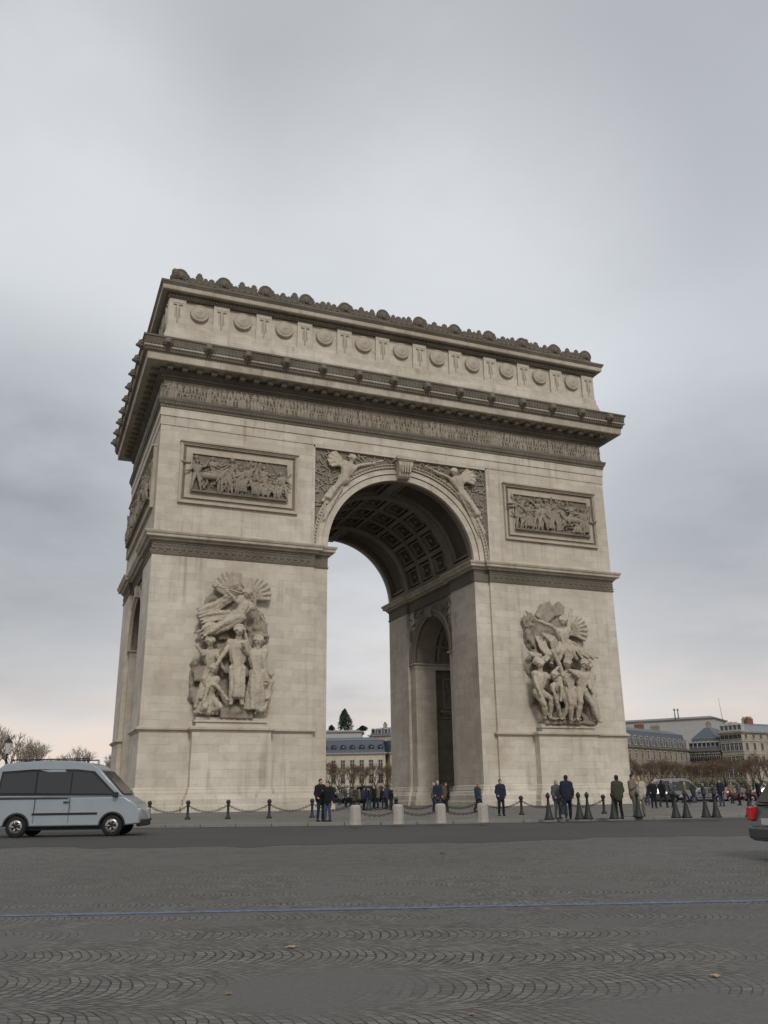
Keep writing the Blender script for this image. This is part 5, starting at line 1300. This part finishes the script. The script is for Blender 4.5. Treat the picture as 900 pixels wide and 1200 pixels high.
TV = [tree_meshes(11, 1, leaf=0), tree_meshes(12, 2, leaf=1), tree_meshes(10, 3, leaf=1), tree_meshes(10, 4, leaf=0, tm=PBARK, cm=PTWIG, thick=1.2), tree_meshes(10.5, 5, leaf=0, tm=PBARK, cm=PTWIG, thick=1.2)]
def tree(v, loc, s, label, group, rz=0):
    t, c = TV[v]; root = empty('bare_tree', loc, rz); root.scale = (s, s, s); tag(root, label, 'tree', group); link('trunk', t, root); link('crown', c, root); return root
for i, px in enumerate((386, 399, 411, 424, 437, 450, 462)):
    tree(0 if i % 3 else 2, at(px, 205+rg.uniform(-12, 14), 0), rg.uniform(.78, .95), '%s bare tree seen through the arch before the cream house, from the left' % ordw[i], 'bare trees seen through the arch', rg.uniform(0, 6))
for i, px in enumerate([742+k*10.2 for k in range(17)]):
    tree((i+1) % 3, at(px+rg.uniform(-2, 2), 185+rg.uniform(-18, 18), 0), rg.uniform(.70, .90), '%s bare winter tree in the row right of the arch, from the left' % ordw[i], 'bare trees right of the arch', rg.uniform(0, 6))
for i, (px, dp, v, s) in enumerate(((8, 62, 3, .72), (-14, 70, 4, .8), (36, 84, 4, .74), (62, 96, 3, .74), (92, 108, 4, .8), (118, 112, 3, .84), (141, 120, 4, .84), (80, 128, 3, .62), (50, 120, 3, .66), (24, 118, 4, .66), (130, 96, 4, .5))):
    tree(v, at(px, dp, 0), s, '%s pale barked bare tree left of the arch, from the left' % ordw[i], 'pale barked trees left of the arch', rg.uniform(0, 6))
# evergreen on the white roof
b = MB(); r2 = random.Random(8)
for k in range(3200):
    z = r2.random()**.8; a = r2.uniform(0, 2*PI); rr2 = (1-z)**.8*(z+.12)**.22*3.4*(r2.random()**.45)*(1+.35*math.sin(a*3+z*5)*math.sin(a*2+1)); p = Vector((rr2*math.cos(a), rr2*math.sin(a), .5+z*6.)); s = r2.uniform(.12, .34)
    u1 = Vector((r2.uniform(-1, 1), r2.uniform(-1, 1), r2.uniform(-.6, 1))).normalized(); u2 = u1.orthogonal().normalized(); b.add([p-u1*s, p+u2*s*.6, p+u1*s, p-u2*s*.6], [(0, 1, 2, 3)])
cm_ = b.mesh('crown', [EVER]); b = MB(); b.tube((0, 0, 0), (0, 0, 4.), .18, .07, 8); tm_ = b.mesh('trunk', [BARK])
for i, (px, s, lb) in enumerate(((404, 1.15, 'dark evergreen growing on the white roof seen through the arch'), (388, .55, 'low round evergreen left of the tall one on the white roof'), (425, .5, 'small evergreen right of the tall one on the white roof'))):
    dd_ = d0+40; o = empty('evergreen_tree', at(px, dd_, zat(855, px, dd_)-.6), i); o.scale = (s*(1 if i == 0 else 2.2), s, s*(1 if i == 0 else .6)); tag(o, lb, 'tree'); link('crown', cm_, o); link('trunk', tm_, o)
# clipped hedges behind the square
def hedge(pa_, pb_, h, wd, label):
    b = MB(); pa_ = Vector(pa_); pb_ = Vector(pb_); r3 = random.Random(int(h*100)); L = (pb_-pa_).length; d = (pb_-pa_).normalized(); n_ = Vector((-d.y, d.x, 0))
    for k in range(int(L*90)):
        p = pa_+d*r3.uniform(0, L)+n_*r3.uniform(-wd, wd)/2+Vector((0, 0, h*(r3.random()**.6)+r3.uniform(-.1, .15))); s = r3.uniform(.08, .22)
        u1 = Vector((r3.uniform(-1, 1), r3.uniform(-1, 1), r3.uniform(-1, 1))).normalized(); u2 = u1.orthogonal().normalized(); b.add([p-u1*s, p+u2*s*.7, p+u1*s, p-u2*s*.7], [(0, 1, 2, 3)])
    o = b.build('hedge', HEDG); tag(o, label, 'hedge')
hedge(at(372, 168), at(470, 164), 2.6, 1.6, 'dark hedge in front of the cream house seen through the arch')
hedge(at(735, 160), at(930, 168), 2.5, 1.6, 'long dark hedge behind the crowd right of the arch')
LAMPG = flat('lamp_glass', (.5, .5, .47), .3)
def street_lamp(loc, H, label):
    b = MB(); b.lathe([(.22, 0), (.22, .3), (.14, .5), (.10, 1.2), (.07, 1.4), (.055, H-.9), (.09, H-.85), (.05, H-.8)], n=14); o = b.build('street_lamp', IRON); o.location = loc; tag(o, label, 'street lamp')
    b = MB(); b.lathe([(.10, H-.8), (.2, H-.2), (.21, H-.15)], n=8, smooth=False); b.build('lantern_glass', LAMPG, o)
    b = MB(); b.lathe([(.26, H-.16), (.2, H-.05), (.06, H+.1), (.03, H+.22), (.001, H+.26)], n=8, smooth=False); b.build('lantern_cap', IRON, o)
street_lamp(at(2, 55, 0), 4.6, 'black iron street lamp at the left edge before the trees')
# a few fallen leaves and scraps on the setts
LEAFM = [flat('fallen_leaf_brown', (.30, .15, .07), .8), flat('fallen_leaf_tan', (.42, .27, .15), .8), BLACKP]
def leaf_me(s, seed):
    r5 = random.Random(seed); b = MB(); n = 11; pts = [(math.cos(2*PI*i/n)*s*(1 if i % 2 else .55), math.sin(2*PI*i/n)*s*.8*(1 if i % 2 else .6)) for i in range(n)]
    b.add([(0, 0, .012)]+[(x, y, .002+.014*r5.random()) for x, y in pts], [(0, i+1, (i+1) % n+1) for i in range(n)]); return b.mesh('fallen_leaf', [])
lm = leaf_me(.055, 3)
for i, (px, py, m_, s, lb) in enumerate(((341, 1111, 1, 1., 'tan fallen leaf on the setts below the blue line, left of centre'), (838, 1145, 1, .9, 'tan fallen leaf on the setts at the lower right'), (573, 1148, 2, .5, 'small dark scrap on the setts below the blue line'), (519, 1001, 2, 1.7, 'dark scrap lying on the road above the blue line'),
      (268, 1166, 0, .6, 'brown fallen leaf on the setts near the bottom, left of centre'), (553, 1190, 0, .5, 'brown fallen leaf at the bottom edge'))):
    q = hitg(px, py); o = link('fallen_leaf', lm.copy()); o.data.materials.append(LEAFM[m_]); o.location = q+Vector((0, 0, .002)); o.scale = (s, s, s); o.rotation_euler = (0, 0, i*1.3); tag(o, lb, 'leaf' if m_ < 2 else 'litter')
    if m_ == 2: o.name = 'litter_scrap'
